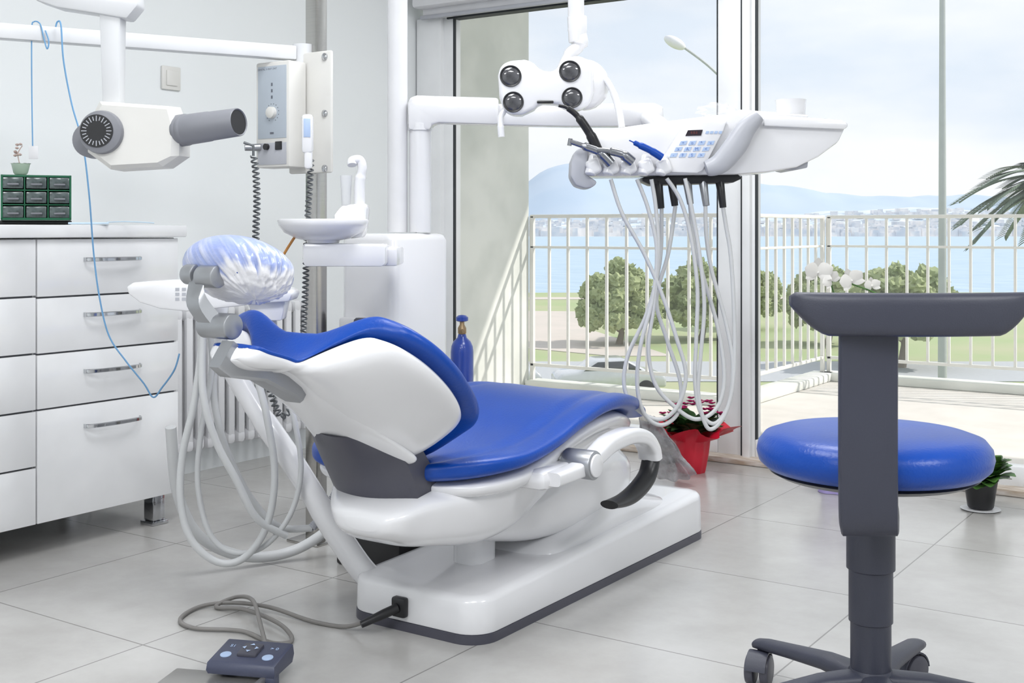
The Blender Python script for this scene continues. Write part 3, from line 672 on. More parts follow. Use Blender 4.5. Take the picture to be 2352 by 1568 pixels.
g = G(); g.tube(spl([(-1.845, 2.20, .05), (-1.865, 2.15, .085), (-1.92, 2.11, .18), (-2.01, 2.06, .34), (-2.10, 2.00, .50), (-2.16, 1.96, .64), (-2.18, 1.98, .73)], 8), [.030] * 20 + [.028] * 10 + [.025] * 19, 20)
mk('support_arm', g, WHITE, a)
g = G(M); g.coil([P(700, 1235, 90), P(735, 1195, 110), P(765, 1130, 130), P(790, 1080, 150)], 8, 5, 3); mk('corrugated_conduit', g, LGREY, a)

# ------------------------------------------------------------------ DELIVERY UNIT
D = 3.15; k = D / 2749; P = sheet(1600, 350); M = FR(.4859, D, 1.1005, k)
d_ = top('instrument_delivery_unit', 'white overhead instrument console with keypad, handpieces and hanging hoses', 'dental unit', st(.486, D, .7))
def pr(lst, a_, b_, bv): return G(M).prism([P(*p) for p in lst], a_, b_, bv)
mk('console_body', pr([(1372, 300), (1500, 282), (1640, 264), (1730, 258), (1750, 262), (1935, 274), (1943, 282), (1941, 294), (1926, 326), (1880, 360), (1830, 384), (1760, 395), (1690, 400), (1530, 402), (1380, 404), (1340, 400), (1330, 370), (1350, 330)], 0, 170, 7), WHITE, d_)
mk('tray_lip', pr([(1752, 268), (1938, 280), (1944, 284), (1944, 292), (1936, 298), (1752, 290)], -14, 180, 4), WHITE, d_)
mk('drawer_seam', pr([(1800, 384), (1862, 366), (1860, 384), (1826, 390)], 20, 150, 3), LGREY, d_)
mk('end_cap', pr([(1322, 345), (1345, 335), (1352, 345), (1345, 400), (1372, 418), (1362, 430), (1345, 433), (1322, 426), (1310, 405), (1312, 370)], -10, 110, 6), LGREY, d_)
for cx in (1352, 1392, 1432, 1472, 1512):
    g = G(M); rot = Matrix.Rotation(rad(-22), 3, 'Y')
    g.box(P(cx + 10, 384, -16), (32, 36, 36), 9, rot, 3); g.cyl(P(cx + 12, 358, -12), P(cx + 2, 402, -24), 11, 13, 20, bev=3)
    mk('instrument_cradle', g, WHITE, d_, ang=50)
kp = mk('keypad_panel', pr([(1572, 284), (1668, 278), (1660, 300), (1612, 392), (1600, 398), (1512, 396), (1506, 388)], -12, 10, 3), WHITE, d_)
mk('display', pr([(1578, 300), (1612, 299), (1608, 312), (1572, 313)], -14, -8, 0), LCD, kp)
g = G(M)
for i in range(4):
    for j in range(3):
        bx, by = 1562 + i * 21 - j * 11, 325 + j * 14
        g.prism([P(bx, by), P(bx + 15, by - 1), P(bx + 11, by + 8), P(bx - 4, by + 9)], -13.5, -11)
for j in range(4): g.prism([P(1620 + j * 10, 302), P(1627 + j * 10, 302), P(1625 + j * 10, 308), P(1618 + j * 10, 308)], -13.5, -11)
kk = mk('keys', g, KEYPALE, kp)
g = G(M)
RS = Matrix.Rotation(rad(90), 4, 'X')
syms = ['+', 'o', '^', 'v', 'x', 'A', 'M', '<', '-', 'F', 'S', '>']
for i in range(4):
    for j in range(3):
        bx, by = 1562 + i * 21 - j * 11, 325 + j * 14
        g.text(syms[j * 4 + i], 10, Matrix.Translation(P(bx + 5, by + 4, -14)) @ RS)
mk('key_symbols', g, KEYBLUE, kp)
g = G(M); g.text('8.8.8', 8, Matrix.Translation(P(1592, 306, -14.5)) @ RS); mk('display_digits', g, mat('dull_red_digits', (.16, .03, .03), .4), kp)
g = G(M); pts = spl([P(1618, 388, -22), P(1650, 376, -26), P(1685, 335, -28), P(1708, 298, -26), P(1738, 268, -20)], 8); rings = []
for i, p in enumerate(pts):
    t = (pts[min(i + 1, len(pts) - 1)] - pts[max(i - 1, 0)]).normalized(); nn = Vector((-t.z, 0, t.x)); f2 = i / (len(pts) - 1)
    ww = 12 + 14 * math.sin(math.pi * min(1, f2 * .8 + .12))
    rings.append([p + nn * ww * math.cos(q) + Vector((0, 1, 0)) * 16 * math.sin(q) for q in [2 * math.pi * j / 20 for j in range(20)]])
g.loft(rings); mk('grip_handle', g, LGREY, d_, ang=60)
mk('top_tray', pr([(1680, 262), (1700, 250), (1860, 262), (1858, 270), (1700, 266)], 10, 120, 3), WHITE, d_)
g = G(M); g.lathe(P(1828, 268, 50), (0, 0, 1), [(28, 0), (33, 4), (35, 40), (36, 44), (33, 44), (31, 8), (4, 6)], 36)
mk('cup', g, WHITE, label='small white plastic cup standing on the instrument console', cat='cup')
g = G(M)
g.ico(P(1655, 248, 60), (40, 30, 16), 4, .5, 2.3)
mk('plastic_film', g, FILM, ang=40, label='crumpled clear plastic film lying on the instrument console', cat='film')
g = pr([(1480, 405), (1700, 398), (1712, 408), (1690, 418), (1500, 424), (1478, 414)], 30, 110, 3); ur = mk('connector_rail', g, BLACK, d_)
for cx, ln in ((1520, 478), (1552, 472), (1588, 468), (1625, 472), (1664, 476)):
    g = G(M); g.cyl(P(cx - 4, 415, 40), P(cx + 3, ln, 35), 10.5, 8, 16, bev=1)
    mk('hose_connector', g, BLACK if cx not in (1588, 1625) else SILVER, d_)
g = G(M); g.tube(spl([P(1372, 350, -34), P(1352, 310, -40), P(1325, 272, -44), P(1300, 252, -46), P(1281, 247, -46)], 8), [12] * 8 + [10] * 8 + [7] * 8 + [4] * 9, 12); mk('syringe', g, BLACK, d_, label='black three-way syringe')
g = G(M); g.tube(spl([P(1400, 378, -42), P(1372, 352, -46), P(1335, 338, -50), P(1306, 328, -52)], 8), [12] * 8 + [9.5] * 8 + [6] * 9, 12); g.cyl(P(1308, 322, -52), P(1305, 338, -52), 5)
mk('handpiece', g, DSTEEL, d_)
g = G(M); g.tube(spl([P(1448, 374, -42), P(1425, 358, -48), P(1395, 350, -52), P(1368, 348, -54)], 8), [12] * 8 + [9.5] * 8 + [6] * 9, 12); mk('handpiece', g, DSTEEL, d_)
g = G(M); g.tube(spl([P(1515, 364, -42), P(1490, 349, -46), P(1462, 336, -50), P(1440, 326, -52)], 8), [9] * 8 + [8] * 8 + [6] * 4 + [1.5] * 5, 12); mk('scaler', g, BLUE, d_, label='blue scaler handpiece')
hs_ = [[(1402, 412, -10), (1428, 490, -10), (1478, 580, -5), (1522, 680, 0), (1555, 780, 0), (1576, 860, 5), (1560, 930, 10), (1520, 965, 15), (1468, 945, 20), (1437, 895, 25), (1445, 820, 30), (1490, 720, 35), (1520, 600, 35), (1524, 478, 35)],
       [(1462, 412, -10), (1488, 480, -8), (1508, 570, -4), (1500, 680, 0), (1472, 790, 0), (1464, 880, 5), (1480, 950, 10), (1520, 978, 15), (1560, 950, 20), (1566, 880, 25), (1535, 780, 30), (1512, 690, 35), (1540, 580, 35), (1556, 472, 35)],
       [(1495, 412, -10), (1506, 480, -6), (1512, 580, -2), (1502, 700, 2), (1490, 800, 6), (1505, 880, 10), (1545, 930, 14), (1600, 965, 18), (1650, 940, 22), (1668, 870, 26), (1655, 760, 30), (1622, 640, 35), (1600, 560, 35), (1590, 468, 35)],
       [(1530, 410, -10), (1562, 460, -6), (1586, 540, -2), (1602, 660, 2), (1600, 780, 6), (1598, 880, 10), (1612, 950, 14), (1645, 975, 18), (1678, 930, 22), (1688, 840, 26), (1672, 740, 30), (1640, 620, 35), (1628, 540, 35), (1626, 472, 35)],
       [(1572, 410, -10), (1588, 480, -6), (1606, 580, -2), (1618, 700, 2), (1610, 820, 6), (1606, 910, 10), (1628, 985, 14), (1662, 965, 18), (1685, 900, 22), (1692, 800, 26), (1690, 680, 30), (1684, 580, 35), (1674, 520, 35), (1667, 476, 35)]]
for h in hs_:
    g = G(M); g.tube(spl([P(*p) for p in h], 9), 4.8, 10); mk('hose', g, HOSE, d_)
D2 = 3.68; k2 = D2 / 2749; P2 = sheet(1140, 265); M2 = FR(-.0482, D2, 1.248, k2)
g = G(M2); g.prism([P2(1120, 240), P2(1300, 240), P2(1500, 238), P2(1520, 246), P2(1522, 276), P2(1500, 292), P2(1300, 292), P2(1120, 288)], -22, 22, 5)
mk('spring_arm', g, WHITE, d_)
g = G(); g.tube([st(.42, 3.66, 1.235), st(.42, 3.40, 1.19), st(.42, 3.30, 1.16)], .028, 16); mk('arm_knuckle', g, WHITE, d_)

# ------------------------------------------------------------------ OPERATING LAMP
D = 3.3; k = D / 2749; P = sheet(1270, 195); M = FR(.1128, D, 1.296, k)
l = top('operating_lamp', 'white four-reflector operating light hanging on a jointed arm', 'lamp', st(.11, D, 1.2))
g = G(M)
g.prism([P(1144, 175), P(1149, 153), P(1168, 141), P(1205, 138), P(1224, 143), P(1242, 163), P(1273, 166), P(1284, 148), P(1300, 133), P(1330, 129), P(1354, 140), P(1362, 165), P(1364, 215), P(1354, 242), P(1330, 255), P(1300, 252), P(1283, 240), P(1240, 238), P(1228, 252), P(1200, 265), P(1175, 265), P(1156, 250), P(1147, 220)], -18, 42, 12, 3)
lh = mk('lamp_head', g, WHITE, l, ang=60)
g = G(M); g.ico(P(1345, 190, 40), (58, 50, 60), 3); mk('rear_housing', g, WHITE, lh, ang=80)
for (cx, cy, r_) in ((1173, 177, 25), (1179, 236, 24), (1308, 166, 25), (1313, 226, 24)):
    g = G(M); g.lathe(P(cx, cy, -18), (0, -1, 0), [(r_, -4), (r_, 1), (r_ - 1, 4), (r_ - 4, 3), (r_ - 4, 0)], 32); lr = mk('bezel', g, BLACK, lh)
    g = G(M); g.lathe(P(cx, cy, -18), (0, -1, 0), [(r_ - 4, 1), (r_ - 8, 3), (r_ * .4, 4.2), (1, 4.5)], 32); mk('reflector', g, GLASSBLK, lr, ang=80)
mk('sensor', G(M).box(P(1252, 236, -14), (38, 12, 6), 2), BLACK, lh)
g = G(M); g.tube(spl([P(1160, 250, 10), P(1150, 268, 6), P(1150, 290, 4), P(1152, 314, 4)], 6), [7] * 12 + [8] * 7, 12); mk('handle', g, WHITE, lh)
g = G(M); g.tube(spl([P(1370, 165, 30), P(1392, 180, 10), P(1410, 215, 0), P(1422, 255, 0), P(1428, 292, 0)], 6), [7] * 12 + [8] * 13, 12); mk('handle', g, WHITE, lh)
g = G(M); g.tube(spl([P(1325, -60, 40), P(1326, 50, 40), P(1332, 95, 40), P(1310, 120, 40), P(1290, 160, 40)], 8), [19] * 9 + [21] * 8 + [15] * 8 + [13] * 8, 20)
g.cyl(P(1328, 30, 40), P(1329, 92, 40), 23, 21, 24, bev=3); mk('drop_arm', g, WHITE, l)
g = G(); g.tube([st(-.343, 3.63, 1.76), st(.188, 3.36, 1.72)], .026, 20); g.tube([st(.188, 3.36, 1.73), st(.18, 3.35, 1.56)], .024, 20); mk('balance_arm', g, WHITE, l)

# ------------------------------------------------------------------ STOOL
M = FR(.6504, 2.17, 0)
s = top('operator_stool', 'blue round-seat operator stool with slate backrest on five castors', 'stool', M.translation)
g = G(M); g.lathe((.004, 0, .462), (0, 0, 1), [(.15, 0), (.19, .004), (.203, .016), (.207, .032), (.204, .048), (.193, .062), (.17, .070), (.10, .075), (.01, .076)], 64)
mk('seat', g, BLUE, s, ang=70)
g = G(M); g.lathe((.004, 0, .446), (0, 0, 1), [(.06, 0), (.17, .006), (.185, .014), (.18, .02), (.05, .018)], 48); mk('seat_plate', g, BLACK, s)
g = G(M)
pts = spl([Vector((-.02, -.03, .43)), Vector((-.03, -.10, .418)), Vector((-.055, -.185, .405)), Vector((-.070, -.222, .42)), Vector((-.074, -.232, .52)), Vector((-.074, -.232, .64)), Vector((-.074, -.235, .74))], 6); rings = []
for i, p in enumerate(pts):
    t = (pts[min(i + 1, len(pts) - 1)] - pts[max(i - 1, 0)]); t.x = 0; t.normalize(); nn = Vector((1, 0, 0)).cross(t).normalized()
    rings.append([p + Vector((sx * .047, 0, 0)) + nn * sy * .009 for sx, sy in ((-1, -.6), (-.95, -1), (.95, -1), (1, -.6), (1, .6), (.95, 1), (-.95, 1), (-1, .6))])
g.loft(rings); mk('back_strut', g, SLATE, s)
g = G(M); rings = []
for i in range(41):
    t = -1 + i / 20; u_ = -.003 + .195 * t; yy = -.235 - .03 * (1 - t * t) + .012
    e = 1 - abs(t) ** 14 * .6
    zb = .727 + .048 * max(0, (abs(t) - .70) / .30) ** 1.5; zt = .797 - .006 * max(0, abs(t) - .95) * 20; th = .022
    ring = []
    for j in range(24):
        q = 2 * math.pi * j / 24; cq, sq = math.cos(q), math.sin(q)
        ring.append(Vector((u_, yy + math.copysign(abs(cq) ** .6, cq) * th * e, (zt + zb) / 2 + math.copysign(abs(sq) ** .55, sq) * (zt - zb) / 2)))
    rings.append(ring)
g.loft(rings); mk('backrest', g, SLATE, s, ang=60)
g = G(M); g.lathe((0, 0, .06), (0, 0, 1), [(.036, 0), (.036, .128), (.039, .13), (.039, .222), (.043, .225), (.043, .33), (.04, .385), (.02, .388)], 40); mk('gas_column', g, SLATE, s)
g = G(M); g.lathe((0, 0, .06), (0, 0, 1), [(.02, 0), (.046, .004), (.044, .03), (.037, .045)], 40)
hub = mk('hub', g, SLATE, s)
for i in range(5):
    a_ = rad(54 + 72 * i); dr = Vector((math.cos(a_), math.sin(a_), 0)); sd = Vector((-dr.y, dr.x, 0)); rings = []
    for (rr2, zc, hw, hh) in ((.03, .085, .03, .018), (.10, .088, .024, .016), (.18, .082, .021, .013), (.25, .076, .019, .011), (.272, .073, .017, .009), (.279, .071, .010, .005)):
        rings.append([dr * rr2 + Vector((0, 0, zc)) + sd * hw * math.cos(q) + Vector((0, 0, 1)) * hh * math.copysign(abs(math.sin(q)) ** .7, math.sin(q)) for q in [2 * math.pi * j / 16 for j in range(16)]])
    lg = mk('leg', G(M).loft(rings), SLATE, s, ang=60)
    cp = dr * .262; ca = a_ + [1.2, .5, 2.2, .3, 1.9][i]; cd = Vector((math.cos(ca), math.sin(ca), 0)); cpos = cp + Vector((-cd.y, cd.x, 0)) * .02
    g = G(M); g.cyl(cpos + Vector((0, 0, .03)) - cd * .024, cpos + Vector((0, 0, .03)) - cd * .006, .030, seg=32, bev=.004); g.cyl(cpos + Vector((0, 0, .03)) + cd * .006, cpos + Vector((0, 0, .03)) + cd * .024, .030, seg=32, bev=.004)
    g.cyl(cp + Vector((0, 0, .05)), cp + Vector((0, 0, .068)), .008)
    cw = mk('castor', g, SLATE2, s)
    g = G(M); pts = [cpos + Vector((0, 0, .03)) + (Vector((-cd.y, cd.x, 0)) * math.cos(q) + Vector((0, 0, 1)) * math.sin(q)) * .033 for q in [rad(10 + 15 * j) for j in range(12)]]
    g.loft([[p - cd * .02, p + cd * .02, p + cd * .02 + (p - cpos - Vector((0, 0, .03))) * .1, p - cd * .02 + (p - cpos - Vector((0, 0, .03))) * .1] for p in pts]); mk('castor_hood', g, SLATE, cw)

# ------------------------------------------------------------------ PLANTS ON FLOOR, GAS CYLINDER
px_, py_ = -1.93, 4.05
o = top('potted_cyclamen', 'crimson flowering plant in flared red paper wrapping on the floor', 'plant', (px_, py_, 0))
rings = []
for i, (r_, z) in enumerate(((.05, 0), (.053, .01), (.064, .07), (.070, .12), (.115, .150), (.160, .165))):
    rings.append([Vector((px_ + r_ * (1 + (.12 if i > 3 else .03) * math.sin(9 * q) + (.10 if i > 3 else 0) * math.sin(4 * q)) * math.cos(q), py_ + r_ * (1 + .1 * (i > 3) * math.sin(7 * q)) * math.sin(q), z + (.018 * math.sin(5 * q + 1) if i > 3 else 0))) for q in [2 * math.pi * j / 60 for j in range(60)]])
mk('wrapping_paper', G().loft(rings, cap=False), RED, o, ang=50)
mk('soil', G().lathe((px_, py_, .02), (0, 0, 1), [(.045, 0), (.056, .09), (.01, .10)], 24), BARK, o)
g = G(); g2 = G()
for i in range(140):
    q = random.uniform(0, 6.28); e = random.uniform(.35, 1.8); g.quadleaf((px_ + .03 * math.cos(q), py_ + .03 * math.sin(q), .14 + .03 * random.random()), (math.cos(q), math.sin(q), e), random.uniform(.07, .13), .022, .35)
mk('leaves', g, LEAF, o)
for i in range(30):
    q = random.uniform(0, 6.28); r_ = .12 * math.sqrt(random.random()); c_ = Vector((px_ + r_ * math.cos(q), py_ + r_ * math.sin(q), .225 + .05 * (1 - r_ / .12) + random.uniform(-.02, .02)))
    for j in range(5): g2.quadleaf(c_, (math.cos(j * 1.257 + q), math.sin(j * 1.257 + q), .5), .019, .009, .1)
mk('blossoms', g2, PETAL, o)
g = G(); rings = []
A0 = st(.455, 4.12, .235); A1 = st(.55, 4.22, .03)
dd = (A1 - A0); tt = dd.normalized(); n1 = tt.cross(Vector((0, 0, 1))).normalized(); n2 = n1.cross(tt)
for i in range(20):
    f_ = i / 19; r1 = .035 + .058 * f_; r2 = .016 + .026 * f_
    ring = []
    for j in range(60):
        q = 2 * math.pi * j / 60; wv = 1 + .18 * noise.noise(Vector((math.cos(q) * 3, math.sin(q) * 3, f_ * 5))) + .08 * math.sin(9 * q + f_ * 6)
        p = A0 + dd * f_ + n1 * r1 * wv * math.cos(q) + n2 * (r2 * wv * math.sin(q) + .02); p.z = max(p.z, .006 + .002 * math.sin(q * 5)); ring.append(p)
    rings.append(ring)
g.loft(rings, cap=False); mk('plastic_sleeve', g, SLEEVE, ang=22, label='clear crinkled flower sleeve lying beside the red pot', cat='wrapping')

px2, py2 = -.90, 4.02
o = top('potted_plant', 'leafy green plant in small black pot on white saucer', 'plant', (px2, py2, 0))
mk('saucer', G().lathe((px2, py2, 0), (0, 0, 1), [(.052, 0), (.062, .004), (.058, .005), (.02, .003)], 32), WHITE2, o)
mk('pot', G().lathe((px2, py2, .006), (0, 0, 1), [(.036, 0), (.040, .005), (.052, .088), (.055, .09), (.055, .098), (.048, .098), (.044, .08), (.003, .079)], 32), BLACK, o)
g = G()
for i in range(70):
    q = random.uniform(0, 6.28); g.quadleaf((px2 + .025 * math.cos(q), py2 + .025 * math.sin(q), .09 + .03 * random.random()), (math.cos(q), math.sin(q), random.uniform(.3, 3.4)), random.uniform(.08, .14), .036, .45)
mk('leaves', g, LEAF2, o)

px3, py3 = -1.36, 4.03
o = top('potted_orchid', 'white orchid in lilac tissue wrapped pot beside the glazing', 'plant', (px3, py3, 0))
mk('pot', G().lathe((px3, py3, 0), (0, 0, 1), [(.05, 0), (.055, .01), (.07, .13), (.065, .13), (.01, .12)], 32), WHITE2, o)
rings = []
for i, (r_, z) in enumerate(((.07, .001), (.062, .03), (.075, .12), (.12, .19), (.14, .21))):
    rings.append([Vector((px3 + r_ * (1 + .18 * math.sin(7 * q) * (i != 1)) * math.cos(q), py3 + r_ * (1 + .15 * math.sin(5 * q) * (i != 1)) * math.sin(q), z + (.02 * math.sin(6 * q) if i > 2 else 0))) for q in [2 * math.pi * j / 60 for j in range(60)]])
mk('tissue_wrap', G().loft(rings, cap=False), LILAC, o)
g = G(); stem = spl([(px3, py3, .12), (px3 + .02, py3, .35), (px3 + .0, py3, .60), (px3 - .03, py3, .72), (px3 + .06, py3 + .03, .70), (px3 + .15, py3 + .06, .66)], 8); g.tube(stem, .003, 6)
for i in range(6): g.quadleaf((px3, py3, .13), (math.cos(i * 1.05), math.sin(i * 1.05), .5), .16, .025, .5)
mk('stem', g, LEAF2, o)
for (dx, dz, sc_, r0) in ((-.080, .750, 1.35, 0), (-.035, .725, .9, 40), (.035, .722, 1.2, 25), (.105, .705, .8, 10)):
    g = G(); c_ = Vector((px3 + dx * .83 + .0, py3 + dx * .56, dz)); fw = Vector((.56, -.83, 0)); rt = Vector((.83, .56, 0))
    for j, (q0, L0, w0) in enumerate(((90, .038, .013), (205, .036, .012), (335, .036, .012), (20, .038, .021), (160, .038, .021))):
        q = rad(q0 + r0); g.quadleaf(c_ + fw * .002 * j, rt * math.cos(q) + Vector((0, 0, 1)) * math.sin(q), L0 * sc_, w0 * sc_, .35, up=-fw)
    g.ico(c_ + fw * .008, .005, 1)
    mk('blossom', g, ORCHID, o)

gx, gy = -2.97, 4.03
o = top('gas_cylinder', 'blue medical gas cylinder with brass valve standing on the floor', 'gas cylinder', (gx, gy, 0))
mk('cylinder_body', G().lathe((gx, gy, 0), (0, 0, 1), [(.04, 0), (.046, .006), (.048, .02), (.048, .385), (.045, .41), (.036, .43), (.02, .445), (.016, .46)], 36), GASBLUE, o, ang=60)
mk('valve', G().lathe((gx, gy, .455), (0, 0, 1), [(.012, 0), (.018, .01), (.018, .03), (.010, .045), (.010, .06)], 20).cyl((gx, gy, .475), (gx + .03, gy - .03, .475), .007), BRASS, o)
mk('valve_knob', G().lathe((gx, gy, .512), (0, 0, 1), [(.018, 0), (.026, .004), (.026, .018), (.016, .026), (.004, .028)], 20), GASBLUE, o)

# ------------------------------------------------------------------ BALCONY
CONC = mat('pale_render', (0.80, 0.81, 0.77), 0.85, bump=.5, bscale=30, col2=(0.64, 0.66, 0.62), nscale=3, detail=8)
BFL = mat('balcony_tiles', (0.72, 0.69, 0.65), 0.7, col2=(0.66, 0.63, 0.59))
S('trim_3', (0.2, 5.09, -.06), (7.9, 1.28, .10), BFL)
S('trim_4', (0.8, 6.42, -.06), (6.6, 1.38, .10), BFL)
S('wall_outer', (-3.90, 5.085, -1.6), (.30, 1.29, 8.6), CONC)
S('trim_5', (-3.12, 5.74, .015), (1.24, .14, .05), CONC, .01)
S('trim_6', (-2.48, 6.40, .015), (.14, 1.30, .05), CONC, .01)
S('trim_7', (0.8, 7.05, .015), (6.6, .14, .05), CONC, .01)
S('balcony_shade_slab', (0.0, 5.58, 2.62), (8, 2.28, .12), CEIL)  # unseen overhang, sized to keep sun off the room and upper outer wall
bal_me = None
def railing(p0, p1, lab):
    global bal_me
    p0 = Vector(p0); p1 = Vector(p1); d = p1 - p0; L = d.length; dn = d.normalized(); c = (p0 + p1) / 2
    o = top('balcony_railing', lab, 'railing', (c.x, c.y, .04))
    rot = Matrix.Rotation(math.atan2(dn.y, dn.x), 3, 'Z')
    for z, h in ((.97, .02), (.795, .014), (.125, .018)): mk('rail', G().box((c.x, c.y, z), (L, .022, h), .003, rot), RAILW, o)
    n = int(L / .118)
    for i in range(n + 1):
        q = p0 + dn * (L * i / n)
        if bal_me is None:
            b_ = mk('baluster', G().box((q.x, q.y, .548), (.014, .014, .85)), RAILW, o); bal_me = b_.data
        else:
            b_ = bpy.data.objects.new('baluster', bal_me); COL.objects.link(b_); b_.parent = o; b_.location = Vector((q.x, q.y, .548)) - W[o.name]
    for q in (p0 + dn * .01, p1 - dn * .01): mk('post', G().box((q.x, q.y, .505), (.022, .022, .93)), RAILW, o)
railing((-3.74, 5.74, 0), (-2.50, 5.74, 0), 'white painted metal balcony railing next to the rendered wall')
railing((-2.48, 5.77, 0), (-2.48, 7.03, 0), 'short white metal return section of balcony railing')
railing((-2.46, 7.05, 0), (1.8, 7.05, 0), 'long white painted metal balcony railing facing the sea')

# ------------------------------------------------------------------ OUTDOORS
GZ = -5.5
GRASS = mat('grass', (0.34, 0.42, 0.21), 0.9, col2=(0.41, 0.43, 0.26), nscale=.15, detail=8)
ASPH = mat('asphalt', (0.46, 0.48, 0.50), 0.9, col2=(0.42, 0.44, 0.46))
SAND = mat('sandy_path', (0.60, 0.54, 0.49), 0.9, col2=(0.54, 0.50, 0.45), nscale=.3)
SEA = mat('sea_water', (0.46, 0.58, 0.68), 0.5, col2=(0.31, 0.45, 0.58), nscale=.12, detail=8, stretch=(1, 4, 1), bump=.3, bscale=2)
def poly(name, pts, z, m, label, cat, th=.1):
    n = len(pts); a = [st(p[0], p[1], z) for p in pts]; b_ = [st(p[0], p[1], z - th) for p in pts]
    g = G(); g.add(a + b_, [tuple(range(n)), tuple(range(2 * n - 1, n - 1, -1))] + [(i, i + n, (i + 1) % n + n, (i + 1) % n) for i in range(n)])
    return mk(name, g, m, label=label, cat=cat, kind='stuff', flat=True)
poly('lawn', [(-90, 12), (120, 12), (160, 122), (-120, 118)], GZ, GRASS, 'green lawn with bare patches between building and sea', 'lawn', .3)
poly('sea', [(-900, 100), (900, 100), (1500, 1126), (-1500, 1126)], GZ - 1.0, SEA, 'blue choppy sea stretching to the far shore', 'sea', .3)
poly('road', [(-60, 50), (100, 50), (100, 57.5), (-60, 57.5)], GZ + .03, ASPH, 'grey asphalt road across the lawn', 'road', .02)
poly('footpath', [(-10, 74), (5, 60), (8, 60), (4.5, 78), (7, 92), (-12, 95)], GZ + .03, SAND, 'pale sandy footpath leading to the sea', 'path', .02)
poly('promenade', [(-100, 108), (140, 108), (140, 111.5), (-100, 111.5)], GZ + .03, SAND, 'pale promenade along the waterfront', 'path', .02)
HILL = mat('hazy_hillside', (0.36, 0.43, 0.52), 0.95, col2=(0.32, 0.40, 0.50), nscale=.01, detail=8, emis=.38)  # emission makes the ridge glow pale, standing in for distance haze
def hills(dist, prof, base, m, lab, seed):
    g = G(); rings = []
    n = 160; xs = [(-800 + 2000 * i / (n - 1)) for i in range(n)]
    for t in (0, .35, .7, 1.0):
        row = []
        for x_ in xs:
            h = prof(x_); row.append(st(x_, dist + t * 300, base + h * (math.sin(t * math.pi / 2) ** .8) + 3 * t * noise.noise(Vector((x_ * .02, t * 3, seed)))))
        rings.append(row)
    rings.append([st(x_, dist + 400, base) for x_ in xs])
    g.loft(rings, cap=False, closed=False); return mk('hill', g, m, label=lab, cat='hill')
def gs(x_, c, w): return math.exp(-((x_ - c) / w) ** 2)
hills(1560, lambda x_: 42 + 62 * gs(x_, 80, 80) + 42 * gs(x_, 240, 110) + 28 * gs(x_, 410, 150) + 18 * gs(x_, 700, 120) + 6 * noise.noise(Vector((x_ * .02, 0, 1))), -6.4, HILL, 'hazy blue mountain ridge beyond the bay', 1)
HILL2 = mat('town_hillside', (0.58, 0.61, 0.65), 0.95, col2=(0.36, 0.45, 0.53), nscale=.05, detail=10, emis=.2)  # weak self-glow put in the material pales the far slope
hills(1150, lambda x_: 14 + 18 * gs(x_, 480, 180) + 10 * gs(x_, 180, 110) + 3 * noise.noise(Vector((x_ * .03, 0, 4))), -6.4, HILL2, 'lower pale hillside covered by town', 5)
g = G()
for i in range(1300):
    x_ = random.uniform(-80, 640); fr_ = random.random() ** 1.3
    if i % 3 == 0: dpt = random.uniform(1129, 1147); z0 = -6.4; hh = random.uniform(3, 9)
    else:
        dpt = 1150 + fr_ * 200; H = 14 + 18 * gs(x_, 480, 180) + 10 * gs(x_, 180, 110); z0 = -6.6 + H * (math.sin(fr_ * .667 * math.pi / 2) ** .8); hh = random.uniform(2, 4.5)
    ww = random.uniform(3, 9)
    g.box(st(x_, dpt, z0 + hh / 2), (ww, ww, hh), 0, Matrix.Rotation(rad(34), 3, 'Z'))
mk('town', g, mat('pale_town_blocks', (.74, .73, .73), .9, col2=(.50, .54, .60), nscale=.08, emis=.2), label='distant pale town buildings along the far shore', cat='town', kind='stuff', flat=True)  # blocks glow faintly to look paler, no lit windows
def tree(lat, dist, ztop, wid, trunk, seed, lab):
    random.seed(seed); o = top('tree', lab, 'tree', st(lat, dist, GZ), group='park trees on the lawn')
    hz = ztop - GZ; g = G()
    g.tube([st(lat, dist, GZ), st(lat + .15, dist, GZ + trunk * .6), st(lat - .1, dist, GZ + trunk * 1.3)], [.22, .17, .10], 8); 
    for j in range(3): g.tube([st(lat, dist, GZ + trunk * .7), st(lat + (j - 1) * wid * .22, dist, GZ + trunk * 1.4)], [.1, .05], 6)
    mk('trunk', g, BARK, o)
    g = G()
    for i in range(150):
        q = random.uniform(0, 6.28); r_ = wid / 2 * math.sqrt(random.random()) * .95; f_ = r_ / (wid / 2)
        z = GZ + trunk + (hz - trunk) * (.02 + .88 * random.random() * (1 - f_ * f_ * .6)); rr2 = wid * random.uniform(.05, .10)
        g.ico(st(lat + r_ * math.cos(q), dist + r_ * math.sin(q), z), (rr2, rr2, rr2 * .85), 3, 1.0, 4, seed=i + seed)
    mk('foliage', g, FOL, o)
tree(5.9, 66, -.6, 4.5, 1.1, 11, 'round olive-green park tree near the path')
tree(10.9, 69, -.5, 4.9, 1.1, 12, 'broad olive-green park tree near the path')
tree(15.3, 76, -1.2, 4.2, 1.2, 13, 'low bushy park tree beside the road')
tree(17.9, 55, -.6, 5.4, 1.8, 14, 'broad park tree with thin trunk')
tree(17.4, 66, -.7, 4.4, 1.2, 15, 'small bushy olive-green park tree')
